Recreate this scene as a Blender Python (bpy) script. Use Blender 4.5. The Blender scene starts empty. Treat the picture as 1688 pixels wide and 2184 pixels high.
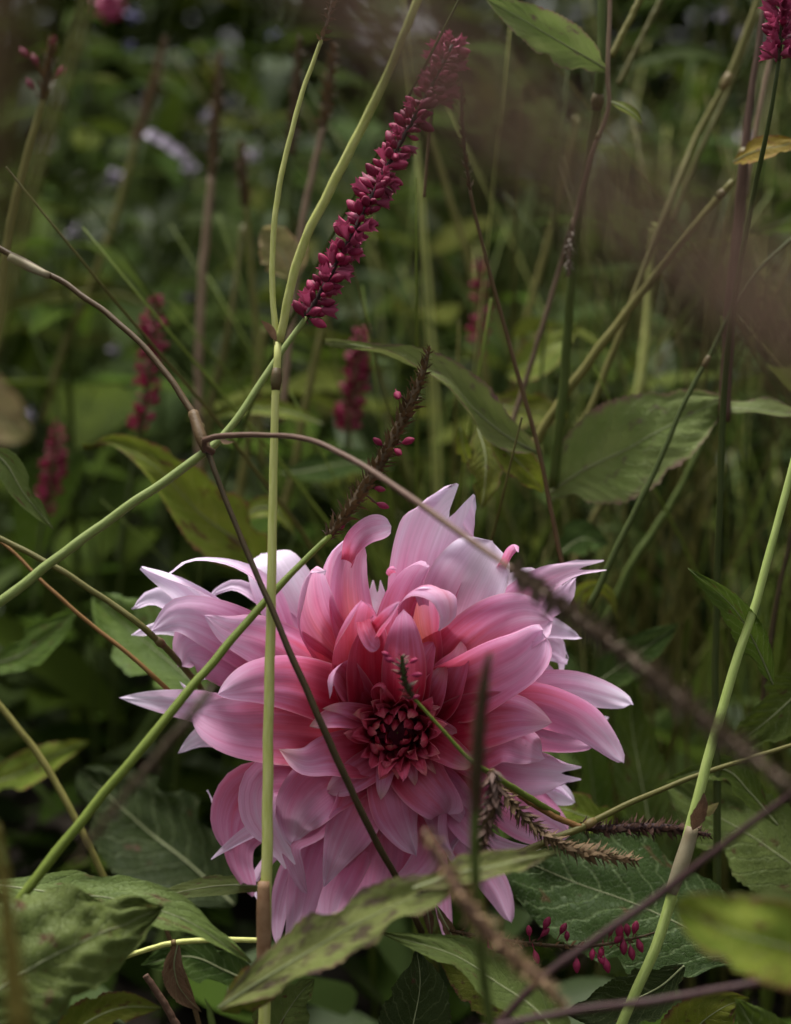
import bpy, math, random
from mathutils import Vector, Matrix, Quaternion, noise

random.seed(7)
R = math.radians
SC = bpy.context.scene
COL = SC.collection

# ------------------------------------------------------------------ camera, sky, sun, exposure
CAM_H, PITCH, LENS, SENS = 0.495, R(15), 50.0, 24.0
cam_d = bpy.data.cameras.new('camera')
cam = bpy.data.objects.new('camera', cam_d)
COL.objects.link(cam)
cam.location = (0, 0, CAM_H)
cam.rotation_euler = (R(90) - PITCH, 0, 0)
cam_d.sensor_fit = 'HORIZONTAL'
cam_d.sensor_width = SENS
cam_d.lens = LENS
cam_d.clip_start = 0.01
cam_d.clip_end = 200
cam_d.dof.use_dof = True
cam_d.dof.focus_distance = 0.548
cam_d.dof.aperture_fstop = 5.6
SC.camera = cam

SUN_EL, SUN_AZ = R(68), R(25)          # azimuth measured from +Y (behind the flower) towards -X
world = bpy.data.worlds.new('World')
SC.world = world
world.use_nodes = True
wn = world.node_tree.nodes
sky = wn.new('ShaderNodeTexSky')
sky.sky_type = 'NISHITA'
sky.sun_disc = False
sky.sun_elevation = SUN_EL
sky.sun_rotation = -SUN_AZ
sky.air_density = 1.0
sky.dust_density = 4.0
wn['Background'].inputs['Strength'].default_value = 0.058
grey = wn.new('ShaderNodeHueSaturation')          # an overcast sky: little blue left in it
grey.inputs['Saturation'].default_value = 0.10
world.node_tree.links.new(sky.outputs[0], grey.inputs['Color'])
world.node_tree.links.new(grey.outputs[0], wn['Background'].inputs['Color'])

sun_d = bpy.data.lights.new('sun', 'SUN')
sun_d.energy = 1.5
sun_d.angle = R(24)
sun_d.color = (1.0, 0.96, 0.92)
sun = bpy.data.objects.new('sun', sun_d)
COL.objects.link(sun)
sdir = Vector((-math.sin(SUN_AZ) * math.cos(SUN_EL), math.cos(SUN_AZ) * math.cos(SUN_EL), math.sin(SUN_EL)))
sun.rotation_euler = sdir.to_track_quat('Z', 'Y').to_euler()

SC.view_settings.view_transform = 'Standard'
SC.view_settings.look = 'None'
SC.view_settings.gamma = 1
SC.view_settings.use_curve_mapping = False
SC.view_settings.exposure = 2.05

# ------------------------------------------------------------------ helpers
FWD = Vector((0, math.cos(PITCH), -math.sin(PITCH)))
UPV = Vector((0, math.sin(PITCH), math.cos(PITCH)))
RGT = Vector((1, 0, 0))
EYE = Vector((0, 0, CAM_H))
D0 = 0.556                              # metres to the dahlia


def px(d):                              # size of one unit of the photo's 1688-wide grid at distance d
    return SENS / LENS * d / 1688.0


def at(x, y, d):                        # a place in the garden, from the sight line it lies on and its distance
    s = px(d)
    return EYE + FWD * d + RGT * ((x - 844) * s) - UPV * ((y - 1092) * s)


def smooth(pts, n, extra=None):         # Catmull-Rom, resampled evenly; extra = per-point values carried along
    P = [Vector(p) for p in pts]
    if extra is None:
        extra = [0.0] * len(P)
    if len(P) == 2:
        P = [P[0], P[0].lerp(P[1], .5), P[1]]
        extra = [extra[0], .5 * (extra[0] + extra[1]), extra[1]]
    Q = [P[0] * 2 - P[1]] + P + [P[-1] * 2 - P[-2]]
    X = [extra[0]] + list(extra) + [extra[-1]]
    fine, fx = [], []
    for i in range(1, len(Q) - 2):
        for k in range(16):
            t = k / 16
            a, b, c, d = Q[i - 1], Q[i], Q[i + 1], Q[i + 2]
            fine.append(0.5 * ((2 * b) + (c - a) * t + (2 * a - 5 * b + 4 * c - d) * t * t + (3 * b - a - 3 * c + d) * t ** 3))
            fx.append(X[i] * (1 - t) + X[i + 1] * t)
    fine.append(P[-1]); fx.append(extra[-1])
    L = [0.0]
    for i in range(1, len(fine)):
        L.append(L[-1] + (fine[i] - fine[i - 1]).length)
    out, ox, j = [], [], 0
    for k in range(n):
        s = L[-1] * k / (n - 1)
        while j < len(L) - 2 and L[j + 1] < s:
            j += 1
        f = (s - L[j]) / max(1e-9, L[j + 1] - L[j])
        f = min(1, max(0, f))
        out.append(fine[j].lerp(fine[j + 1], f)); ox.append(fx[j] * (1 - f) + fx[j + 1] * f)
    return out, ox


def frames(P, F):                       # tangents, and normals carried along without twisting; N starts facing F
    n = len(P)
    T = [(P[min(i + 1, n - 1)] - P[max(i - 1, 0)]).normalized() for i in range(n)]
    N = F - T[0] * F.dot(T[0])
    if N.length < 1e-4:
        N = UPV - T[0] * UPV.dot(T[0])
    N.normalize()
    Ns = [N]
    for i in range(1, n):
        q = T[i - 1].rotation_difference(T[i])
        N = q @ Ns[-1]
        N = (N - T[i] * N.dot(T[i])).normalized()
        Ns.append(N)
    return T, Ns


def mesh(name, V, Fc, mat, uv=None):
    m = bpy.data.meshes.new(name)
    m.from_pydata([tuple(v) for v in V], [], Fc)
    m.polygons.foreach_set('use_smooth', [True] * len(m.polygons))
    if uv:
        lay = m.uv_layers.new(name='UVMap')
        buf = []
        for l in m.loops:
            buf.extend(uv[l.vertex_index])
        lay.data.foreach_set('uv', buf)
    if mat:
        m.materials.append(mat)
    m.update()
    return m


ROOT = {}


def thing(name, label, cat, loc, group=None):
    o = bpy.data.objects.new(name, None)
    COL.objects.link(o)
    o.location = loc
    o.empty_display_size = 0.01
    o['label'] = label
    o['category'] = cat
    if group:
        o['group'] = group
    ROOT[o.name] = Vector(loc)
    return o


def part(name, data, parent, matrix=None, label=None, kind=None):
    """data in world coordinates (matrix None) or in its own frame (matrix = world matrix)."""
    o = bpy.data.objects.new(name, data)
    COL.objects.link(o)
    r = parent
    while r.parent:
        r = r.parent
    base = Vector(r.location)
    if parent is not None:
        o.parent = parent
    off = Matrix.Translation(-base)
    if parent.parent:                  # sub-part: part objects sit at -base in the thing's frame
        pm = parent.matrix_basis.copy()
        o.matrix_basis = pm.inverted() @ off @ (matrix if matrix else Matrix.Identity(4))
    else:
        o.matrix_basis = off @ (matrix if matrix else Matrix.Identity(4))
    if label:
        o['label'] = label
    if kind:
        o['kind'] = kind
    return o


# ------------------------------------------------------------------ materials
def nt(name):
    m = bpy.data.materials.new(name)
    m.use_nodes = True
    t = m.node_tree
    for n in list(t.nodes):
        t.nodes.remove(n)
    return m, t


def N_(t, typ, **kw):
    n = t.nodes.new(typ)
    for k, v in kw.items():
        setattr(n, k, v)
    return n


def ramp(t, stops, interp='LINEAR'):
    r = N_(t, 'ShaderNodeValToRGB')
    e = r.color_ramp.elements
    r.color_ramp.interpolation = interp
    while len(e) < len(stops):
        e.new(0.5)
    for el, (p, c) in zip(e, stops):
        el.position = p
        el.color = (*c, 1)
    return r


def math_(t, op, a, b=None, clamp=False):
    n = N_(t, 'ShaderNodeMath', operation=op, use_clamp=clamp)
    for i, x in enumerate((a, b)):
        if x is None:
            continue
        if isinstance(x, (int, float)):
            n.inputs[i].default_value = x
        else:
            t.links.new(x, n.inputs[i])
    return n.outputs[0]


def mix_(t, f, a, b, blend='MIX'):
    n = N_(t, 'ShaderNodeMix', data_type='RGBA', blend_type=blend)
    for s, x in ((n.inputs[0], f), (n.inputs[6], a), (n.inputs[7], b)):
        if isinstance(x, (int, float)):
            s.default_value = x
        elif isinstance(x, tuple):
            s.default_value = (*x, 1)
        else:
            t.links.new(x, s)
    return n.outputs[2]


def finish(t, col, rough=0.6, trans=0.3, bump=None, bstr=0.3, bdist=0.0004, spec=0.3, tcol=None):
    out = N_(t, 'ShaderNodeOutputMaterial')
    p = N_(t, 'ShaderNodeBsdfPrincipled')
    t.links.new(col, p.inputs['Base Color'])
    p.inputs['Roughness'].default_value = rough
    p.inputs['Specular IOR Level'].default_value = spec
    nrm = None
    if bump is not None:
        b = N_(t, 'ShaderNodeBump')
        b.inputs['Strength'].default_value = bstr
        b.inputs['Distance'].default_value = bdist
        t.links.new(bump, b.inputs['Height'])
        nrm = b.outputs[0]
        t.links.new(nrm, p.inputs['Normal'])
    if trans:
        tr = N_(t, 'ShaderNodeBsdfTranslucent')
        t.links.new(tcol if tcol is not None else col, tr.inputs['Color'])
        mx = N_(t, 'ShaderNodeMixShader')
        mx.inputs[0].default_value = trans
        t.links.new(p.outputs[0], mx.inputs[1])
        t.links.new(tr.outputs[0], mx.inputs[2])
        t.links.new(mx.outputs[0], out.inputs['Surface'])
    else:
        t.links.new(p.outputs[0], out.inputs['Surface'])


def uvxy(t):
    u = N_(t, 'ShaderNodeUVMap', uv_map='UVMap')
    s = N_(t, 'ShaderNodeSeparateXYZ')
    t.links.new(u.outputs[0], s.inputs[0])
    return u.outputs[0], s.outputs[0], s.outputs[1]


def comb(t, x, y, z=0.0):
    c = N_(t, 'ShaderNodeCombineXYZ')
    for i, v in enumerate((x, y, z)):
        if isinstance(v, (int, float)):
            c.inputs[i].default_value = v
        else:
            t.links.new(v, c.inputs[i])
    return c.outputs[0]


def noise_(t, vec, scale, detail=2.0, rough=0.5):
    n = N_(t, 'ShaderNodeTexNoise')
    n.inputs['Scale'].default_value = scale
    n.inputs['Detail'].default_value = detail
    n.inputs['Roughness'].default_value = rough
    if vec is not None:
        t.links.new(vec, n.inputs['Vector'])
    return n.outputs[0]


def petal_material():
    m, t = nt('dahlia_petal')
    uv, u, v = uvxy(t)
    at_t = N_(t, 'ShaderNodeAttribute', attribute_type='OBJECT', attribute_name='tone')
    at_r = N_(t, 'ShaderNodeAttribute', attribute_type='OBJECT', attribute_name='reach')
    rnd = N_(t, 'ShaderNodeObjectInfo').outputs['Random']
    # veins run the length of the petal
    vein = noise_(t, comb(t, math_(t, 'MULTIPLY', u, 0.9), math_(t, 'MULTIPLY', v, 6.0), math_(t, 'MULTIPLY', rnd, 40.0)), 1.3, 3, .6)
    fine = noise_(t, comb(t, math_(t, 'MULTIPLY', u, 2.0), math_(t, 'MULTIPLY', v, 30.0), math_(t, 'MULTIPLY', rnd, 17.0)), 1.4, 2, .5)
    blot = noise_(t, comb(t, math_(t, 'MULTIPLY', u, 3.0), math_(t, 'MULTIPLY', v, 3.0), math_(t, 'MULTIPLY', rnd, 9.0)), 1.3, 3, .6)
    s = math_(t, 'ADD', at_t.outputs['Fac'], math_(t, 'MULTIPLY', u, at_r.outputs['Fac']))
    s = math_(t, 'ADD', s, math_(t, 'MULTIPLY', math_(t, 'SUBTRACT', vein, 0.5), 0.30))
    s = math_(t, 'ADD', s, math_(t, 'MULTIPLY', math_(t, 'SUBTRACT', blot, 0.5), 0.22), clamp=True)
    r = ramp(t, [(0.0, (0.13, 0.002, 0.014)), (0.20, (0.33, 0.006, 0.030)), (0.35, (0.47, 0.030, 0.072)),
                 (0.49, (0.57, 0.100, 0.185)), (0.64, (0.64, 0.235, 0.42)), (0.80, (0.72, 0.435, 0.63)), (1.0, (0.80, 0.68, 0.84))])
    t.links.new(s, r.inputs[0])
    # a salmon flush along the middle of some petals
    mid = math_(t, 'SUBTRACT', 1.0, math_(t, 'MULTIPLY', math_(t, 'ABSOLUTE', math_(t, 'SUBTRACT', v, 0.5)), 2.4), clamp=True)
    at_s = N_(t, 'ShaderNodeAttribute', attribute_type='OBJECT', attribute_name='salmon')
    flush = math_(t, 'MULTIPLY', math_(t, 'MULTIPLY', mid, at_s.outputs['Fac']), math_(t, 'SUBTRACT', 1.15, u), clamp=True)
    c = mix_(t, flush, r.outputs[0], (0.66, 0.22, 0.13))
    # cream tips and rims
    at_c = N_(t, 'ShaderNodeAttribute', attribute_type='OBJECT', attribute_name='cream')
    tip = math_(t, 'MULTIPLY', math_(t, 'SUBTRACT', u, 0.80), 5.0, clamp=True)
    c = mix_(t, math_(t, 'MULTIPLY', tip, at_c.outputs['Fac'], clamp=True), c, (0.62, 0.36, 0.26))
    rim = math_(t, 'MULTIPLY', math_(t, 'SUBTRACT', math_(t, 'ABSOLUTE', math_(t, 'SUBTRACT', v, 0.5)), 0.465), 28.0, clamp=True)
    c = mix_(t, math_(t, 'MULTIPLY', rim, 0.35), c, (0.70, 0.45, 0.50))
    finec = math_(t, 'ADD', 0.85, math_(t, 'MULTIPLY', fine, 0.30))
    c = mix_(t, 1.0, c, comb(t, finec, finec, finec), 'MULTIPLY')
    sp = noise_(t, comb(t, math_(t, 'MULTIPLY', u, 7.0), math_(t, 'MULTIPLY', v, 4.0), math_(t, 'MULTIPLY', rnd, 77.0)), 2.2, 3, .6)
    sf = math_(t, 'MULTIPLY', math_(t, 'SUBTRACT', sp, 0.69), 9.0, clamp=True)
    c = mix_(t, math_(t, 'MULTIPLY', math_(t, 'MULTIPLY', sf, 0.5), u), c, (0.22, 0.09, 0.07))
    hs = N_(t, 'ShaderNodeHueSaturation')
    t.links.new(c, hs.inputs['Color'])
    t.links.new(math_(t, 'ADD', 0.90, math_(t, 'MULTIPLY', rnd, 0.2)), hs.inputs['Value'])
    h = math_(t, 'ADD', math_(t, 'MULTIPLY', vein, 0.7), math_(t, 'MULTIPLY', fine, 0.3))
    finish(t, hs.outputs[0], 0.5, 0.42, h, 0.30, 0.0005, 0.22)
    return m


def leaf_material(name, col, col2, vein=(0.25, 0.30, 0.14), spots=0.35, edge=None, spotcol=(0.075, 0.028, 0.016), rough=0.55, trans=0.28, spec=0.15):
    m, t = nt(name)
    uv, u, v = uvxy(t)
    rnd = N_(t, 'ShaderNodeObjectInfo').outputs['Random']
    av = math_(t, 'ABSOLUTE', math_(t, 'SUBTRACT', math_(t, 'MULTIPLY', v, 2.0), 1.0))
    g = N_(t, 'ShaderNodeTexCoord').outputs['Object']
    big = noise_(t, comb(t, math_(t, 'MULTIPLY', u, 2.2), math_(t, 'MULTIPLY', v, 1.6), math_(t, 'MULTIPLY', rnd, 30.0)), 1.6, 4, .6)
    c = mix_(t, math_(t, 'MULTIPLY', math_(t, 'SUBTRACT', big, 0.33), 2.6, clamp=True), col, col2)
    # side veins leave the midrib at a slant
    ph = math_(t, 'SUBTRACT', math_(t, 'MULTIPLY', u, 60.0), math_(t, 'MULTIPLY', av, 16.0))
    warp = noise_(t, uv, 7.0, 2)
    sv = math_(t, 'SINE', math_(t, 'ADD', ph, math_(t, 'MULTIPLY', warp, 7.0)))
    svm = math_(t, 'MULTIPLY', math_(t, 'SUBTRACT', sv, 0.86), 5.0, clamp=True)
    cell = N_(t, 'ShaderNodeTexVoronoi', feature='DISTANCE_TO_EDGE')
    cell.inputs['Scale'].default_value = 26.0
    t.links.new(comb(t, math_(t, 'MULTIPLY', u, 2.2), v), cell.inputs['Vector'])
    net = math_(t, 'MULTIPLY', math_(t, 'SUBTRACT', 0.09, cell.outputs['Distance']), 8.0, clamp=True)
    veins = math_(t, 'MAXIMUM', math_(t, 'MULTIPLY', svm, 0.5), math_(t, 'MULTIPLY', net, 0.22))
    c = mix_(t, math_(t, 'MULTIPLY', veins, 0.6), c, vein)
    if edge:
        en = noise_(t, comb(t, math_(t, 'MULTIPLY', u, 9.0), v, rnd), 2.2, 3, .6)
        ef = math_(t, 'MULTIPLY', math_(t, 'SUBTRACT', math_(t, 'ADD', av, math_(t, 'MULTIPLY', en, 0.5)), 1.10), 6.0, clamp=True)
        c = mix_(t, ef, c, edge)
    if spots:
        sp = noise_(t, comb(t, math_(t, 'MULTIPLY', u, 5.0), math_(t, 'MULTIPLY', v, 3.0), math_(t, 'MULTIPLY', rnd, 50.0)), 1.7, 3, .55)
        sf = math_(t, 'MULTIPLY', math_(t, 'SUBTRACT', sp, 0.67 - 0.14 * spots), 10.0, clamp=True)
        c = mix_(t, math_(t, 'MULTIPLY', sf, 0.85), c, spotcol)
    hs = N_(t, 'ShaderNodeHueSaturation')
    t.links.new(c, hs.inputs['Color'])
    t.links.new(math_(t, 'ADD', 0.75, math_(t, 'MULTIPLY', rnd, 0.5)), hs.inputs['Value'])
    t.links.new(math_(t, 'ADD', 0.485, math_(t, 'MULTIPLY', rnd, 0.03)), hs.inputs['Hue'])
    h = math_(t, 'SUBTRACT', math_(t, 'MULTIPLY', big, 0.6), math_(t, 'ADD', math_(t, 'MULTIPLY', svm, 0.5), math_(t, 'MULTIPLY', net, 0.5)))
    finish(t, hs.outputs[0], rough, trans, h, 0.6, 0.0014, spec)
    return m


def plain(name, a, b, scale=120.0, rough=0.6, trans=0.0, stretch=None, spec=0.3, bump=0.3):
    m, t = nt(name)
    g = N_(t, 'ShaderNodeTexCoord').outputs['Object']
    if stretch:
        uv, u, v = uvxy(t)
        g = comb(t, math_(t, 'MULTIPLY', u, stretch[0]), math_(t, 'MULTIPLY', v, stretch[1]))
        n = noise_(t, g, 1.0, 4, .6)
    else:
        n = noise_(t, g, scale, 4, .6)
    rnd = N_(t, 'ShaderNodeObjectInfo').outputs['Random']
    c = mix_(t, math_(t, 'MULTIPLY', math_(t, 'SUBTRACT', n, 0.3), 2.4, clamp=True), a, b)
    hs = N_(t, 'ShaderNodeHueSaturation')
    t.links.new(c, hs.inputs['Color'])
    t.links.new(math_(t, 'ADD', 0.72, math_(t, 'MULTIPLY', rnd, 0.56)), hs.inputs['Value'])
    finish(t, hs.outputs[0], rough, trans, n, bump, 0.0004, spec)
    return m


def stem_mat(name, a, b):
    return plain(name, a, b, rough=0.55, stretch=(7.0, 9.0), spec=0.22, bump=0.6, trans=0.0)


M = {}
M['petal'] = petal_material()
M['leaf'] = leaf_material('leaf_green', (0.045, 0.075, 0.007), (0.075, 0.112, 0.012))
M['leaf_soft'] = leaf_material('leaf_soft_green', (0.075, 0.105, 0.022), (0.115, 0.150, 0.036), vein=(0.17, 0.20, 0.09), spots=0.45)
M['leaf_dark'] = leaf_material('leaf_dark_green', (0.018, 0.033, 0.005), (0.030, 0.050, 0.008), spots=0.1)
M['leaf_yellow'] = leaf_material('leaf_yellow_green', (0.095, 0.132, 0.010), (0.160, 0.178, 0.020), vein=(0.3, 0.3, 0.09), spots=0.55, edge=(0.14, 0.06, 0.03))
M['leaf_pinkedge'] = leaf_material('leaf_pink_edged', (0.125, 0.165, 0.040), (0.170, 0.200, 0.064), vein=(0.16, 0.18, 0.08), spots=0.45, edge=(0.14, 0.085, 0.065), spotcol=(0.09, 0.05, 0.05))
M['leaf_spotted'] = leaf_material('leaf_spotted', (0.110, 0.125, 0.030), (0.155, 0.160, 0.052), vein=(0.2, 0.2, 0.08), spots=1.1, edge=(0.13, 0.075, 0.05), spotcol=(0.060, 0.036, 0.030))
M['leaf_beige'] = leaf_material('leaf_faded', (0.22, 0.20, 0.07), (0.26, 0.19, 0.10), spots=0.4, edge=(0.3, 0.16, 0.1))
M['leaf_dry'] = leaf_material('leaf_dry', (0.10, 0.055, 0.030), (0.17, 0.10, 0.06), spots=0.4)
M['leaf_orange'] = leaf_material('leaf_orange_yellow', (0.22, 0.17, 0.012), (0.27, 0.20, 0.02), vein=(0.3, 0.22, 0.05), spots=0.7, edge=(0.20, 0.085, 0.02), spotcol=(0.18, 0.07, 0.02))
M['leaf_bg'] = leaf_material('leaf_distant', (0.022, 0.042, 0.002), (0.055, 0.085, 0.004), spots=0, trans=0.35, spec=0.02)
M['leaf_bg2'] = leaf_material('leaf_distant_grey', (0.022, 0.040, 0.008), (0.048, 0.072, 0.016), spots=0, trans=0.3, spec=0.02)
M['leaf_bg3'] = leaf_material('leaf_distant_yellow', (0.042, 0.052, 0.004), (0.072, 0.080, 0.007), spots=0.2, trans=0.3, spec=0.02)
M['midrib'] = plain('midrib_pale', (0.17, 0.19, 0.09), (0.22, 0.24, 0.12), 60)
M['st_pale'] = stem_mat('stem_pale_green', (0.36, 0.39, 0.090), (0.48, 0.48, 0.19))
M['st_green'] = stem_mat('stem_green', (0.085, 0.120, 0.012), (0.120, 0.155, 0.024))
M['st_green2'] = stem_mat('stem_fresh_green', (0.18, 0.24, 0.055), (0.25, 0.30, 0.10))
M['st_dkgreen'] = stem_mat('stem_dark_green', (0.034, 0.050, 0.007), (0.052, 0.070, 0.012))
M['st_olive'] = stem_mat('stem_olive', (0.085, 0.082, 0.016), (0.125, 0.110, 0.030))
M['st_brown'] = stem_mat('stem_brown', (0.055, 0.030, 0.011), (0.085, 0.055, 0.022))
M['st_dkbrown'] = stem_mat('stem_dark_brown', (0.020, 0.014, 0.004), (0.045, 0.028, 0.009))
M['st_mauve'] = stem_mat('stem_mauve', (0.078, 0.040, 0.025), (0.120, 0.070, 0.046))
M['st_pink'] = stem_mat('stem_pinkish', (0.13, 0.085, 0.055), (0.18, 0.125, 0.080))
M['st_purple'] = stem_mat('stem_purple', (0.022, 0.009, 0.009), (0.045, 0.019, 0.018))
M['st_orange'] = stem_mat('stem_orange', (0.11, 0.052, 0.012), (0.15, 0.078, 0.024))
M['st_yellow'] = stem_mat('stem_yellow', (0.13, 0.105, 0.014), (0.17, 0.135, 0.028))
M['node'] = plain('stem_joint', (0.085, 0.075, 0.018), (0.11, 0.060, 0.025), 200)
M['sheath'] = plain('sheath_brown', (0.15, 0.075, 0.035), (0.24, 0.15, 0.085), 160, trans=0.2)
M['sheath_pale'] = plain('sheath_papery', (0.30, 0.27, 0.17), (0.24, 0.19, 0.11), 160, trans=0.2)
M['bud'] = plain('bud_crimson', (0.19, 0.006, 0.036), (0.29, 0.022, 0.085), 260, rough=0.5, trans=0.12)
M['bud_tip'] = plain('floret_pink', (0.27, 0.024, 0.075), (0.40, 0.085, 0.17), 260, rough=0.5, trans=0.2)
M['bud_bg'] = plain('florets_distant', (0.14, 0.006, 0.028), (0.21, 0.016, 0.052), 120, rough=0.6, trans=0.15)
M['bract'] = plain('bract_brown', (0.060, 0.034, 0.012), (0.13, 0.075, 0.032), 300, trans=0.1)
M['bract_lt'] = plain('bract_straw', (0.095, 0.058, 0.026), (0.18, 0.118, 0.060), 300, trans=0.1)
M['bract_dk'] = plain('bract_dark', (0.035, 0.020, 0.012), (0.095, 0.045, 0.032), 300, trans=0.05)
M['bract_grey'] = plain('bract_grey', (0.075, 0.056, 0.038), (0.135, 0.100, 0.070), 300, trans=0.05)
M['lilac'] = plain('lilac_petal', (0.17, 0.145, 0.19), (0.25, 0.21, 0.27), 60, trans=0.25)
M['blue'] = plain('blue_petal', (0.045, 0.04, 0.11), (0.065, 0.055, 0.14), 60, trans=0.25)
M['magenta'] = plain('magenta_petal', (0.22, 0.016, 0.06), (0.27, 0.03, 0.09), 60, trans=0.25)
M['near_brown'] = plain('near_brown', (0.115, 0.072, 0.053), (0.160, 0.102, 0.076), 200, rough=.8, spec=0.05)
M['lilac_bright'] = plain('lilac_petal_pale', (0.24, 0.205, 0.26), (0.31, 0.265, 0.33), 60, trans=0.25)
M['soil'] = plain('soil', (0.012, 0.009, 0.006), (0.028, 0.020, 0.012), 30, rough=0.9, bump=0.6)


# ------------------------------------------------------------------ shapes
def tube(P, rad, sides=10, uvlen=None):
    T, N = frames(P, UPV + FWD * 0.3)
    V, F, U = [], [], []
    n = len(P)
    for i in range(n):
        B = T[i].cross(N[i])
        for k in range(sides):
            a = 2 * math.pi * k / sides
            V.append(P[i] + (N[i] * math.cos(a) + B * math.sin(a)) * rad[i])
            U.append((i / (n - 1) * 4, k / sides))
    for i in range(n - 1):
        for k in range(sides):
            a, b = i * sides + k, i * sides + (k + 1) % sides
            F.append((a, b, b + sides, a + sides))
    F.append(tuple(range(sides - 1, -1, -1)))
    F.append(tuple((n - 1) * sides + k for k in range(sides)))
    return V, F, U


def sheet(P, hw, F, m=0.55, base=0.3, p=0.7, kap=None, twist=None, nu=26, nv=13, ripple=0.0, rfreq=2.0, seed=0,
          ridge=0.0, notch=0.0, nnotch=3, serr=0.0, nserr=30, wave=0.0, nwave=3.0, skew=0.0, quilt=0.0, roll=(0, 0), ragged=0.0):
    """A petal or leaf: P = spine (world), hw = half width in metres, cross-section an arc of +-kap(u) radians."""
    n = len(P)
    T, Ns = frames(P, F)
    kap = kap or (lambda u: 0.5)
    twist = twist or (lambda u: 0.0)
    V, Fc, U = [], [], []
    for i in range(nu):
        u0 = i / (nu - 1)
        if u0 < m:
            w = base + (1 - base) * math.sin(math.pi / 2 * u0 / m)
        else:
            w = max(0.0, math.cos(math.pi / 2 * (u0 - m) / (1 - m))) ** p
        if notch and u0 > 0.9:
            w = max(w, 0.45)
        for j in range(nv):
            v = 2 * j / (nv - 1) - 1
            u = u0
            if notch:
                k = 0.5 - 0.5 * math.cos((v + 1) * math.pi * nnotch)
                u = u0 * (1 - notch * (1 - k) * u0 ** 3)
            f = u * (n - 1)
            a = min(int(f), n - 2)
            f -= a
            c = P[a].lerp(P[a + 1], f)
            t_ = T[a].lerp(T[a + 1], f).normalized()
            nn = Ns[a].lerp(Ns[a + 1], f).normalized()
            q = Quaternion(t_, twist(u))
            nn = q @ nn
            s = t_.cross(nn)
            kk = kap(u)
            if abs(kk) < 1e-3:
                kk = 1e-3
            ww = hw * w * (1 + skew * v)
            if ragged and abs(v) > .55:
                ww *= 1 - ragged * max(0, noise.noise(Vector((u0 * 8, seed * 2.7 + (4 if v > 0 else 0), 1.5))) - .12) * (abs(v) - .55) / .45
            if serr and abs(v) > 0.98:
                ph = (u0 * nserr) % 1.0
                ww *= 1 + serr * (ph - 0.5)
            th = v * kk + (roll[0] if v < 0 else roll[1]) * v ** 3 * u0 ** 1.5
            if abs(th) < 1e-4:
                th = 1e-4
            pos = c + s * (ww * v * math.sin(th) / th) + nn * (ww * v * (1 - math.cos(th)) / th)
            if ripple:
                pos += nn * hw * ripple * noise.noise(Vector((u * rfreq * 2 + seed * 3.7, v * rfreq * 0.9, seed * 1.31))) * (0.25 + u)
            if wave:
                pos += nn * hw * wave * abs(v) ** 1.6 * math.sin(u * nwave * 2 * math.pi + seed + (1.3 if v > 0 else 0))
            if quilt:
                q2 = (u * 11 - abs(v) * 2.6 + 0.25 * math.sin(seed + u * 9)) % 1.0
                pos += nn * hw * quilt * (math.sin(math.pi * q2) - .5) * min(1, abs(v) * 4) * min(1, (1 - abs(v)) * 5)
            if ridge:
                pos += nn * hw * ridge * (math.sin(v * 5.5 + seed + u0 * 1.8) + .5 * math.sin(v * 11 + seed * 2.3 - u0 * 2.5)) * math.sin(math.pi * min(1, u0 * 1.05))
            V.append(pos)
            U.append((u, (v + 1) / 2))
    for i in range(nu - 1):
        for j in range(nv - 1):
            a = i * nv + j
            Fc.append((a, a + 1, a + nv + 1, a + nv))
    return V, Fc, U


def lathe(profile, sides, lobes=0, amp=0.0):     # profile of (z, r) along +Z
    V, F = [], []
    for z, r in profile:
        for k in range(sides):
            a = 2 * math.pi * k / sides
            rr = r * (1 + amp * math.cos(lobes * a) * z) if lobes else r
            zz = z + (0.10 * math.cos(lobes * a) * z ** 3 if lobes else 0)
            V.append(Vector((rr * math.cos(a), rr * math.sin(a), zz)))
    n = len(profile)
    for i in range(n - 1):
        for k in range(sides):
            a, b = i * sides + k, i * sides + (k + 1) % sides
            F.append((a, b, b + sides, a + sides))
    return V, F


_v, _f = lathe([(-.5, .025), (-.02, .035), (.06, .08), (.15, .14), (.4, .25), (.62, .25), (.82, .17), (.95, .08), (1, .01)], 7)
BUD = mesh('bud', _v, _f, M['bud'])
_v, _f = lathe([(0, .05), (.2, .13), (.45, .21), (.7, .25), (.88, .28), (1, .34)], 10, 5, 0.30)
FLORET = mesh('floret', _v, _f, M['bud_tip'])


def bract_mesh(mat):
    V = [Vector(c) for c in ((-.10, 0, 0), (.10, 0, 0), (-.20, .10, .35), (0, .17, .38), (.20, .10, .35), (-.10, .17, .75), (.10, .17, .75), (0, .30, 1.1))]
    return mesh('bract', V, [(0, 3, 2), (0, 1, 3), (1, 4, 3), (2, 3, 5), (3, 6, 5), (3, 4, 6), (5, 6, 7)], mat)


BRACT = {k: bract_mesh(M[k]) for k in ('bract', 'bract_lt', 'bract_dk', 'bract_grey', 'near_brown')}


def place_mat(pos, d, up, scale):
    z = d.normalized()
    y = up - z * up.dot(z)
    if y.length < 1e-5:
        y = Vector((0, 0, 1)) - z * z.z
    y.normalize()
    x = y.cross(z)
    m = Matrix((x, y, z)).transposed().to_4x4()
    return Matrix.Translation(pos) @ m @ Matrix.Diagonal((*scale, 1))


def stem_pts(pts, n=40):
    P = [at(p[0], p[1], p[2]) for p in pts]
    W = [p[3] * px(p[2]) * (0.43 if p[2] > 0.6 else 0.445) for p in pts]
    return smooth(P, n, W)


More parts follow.
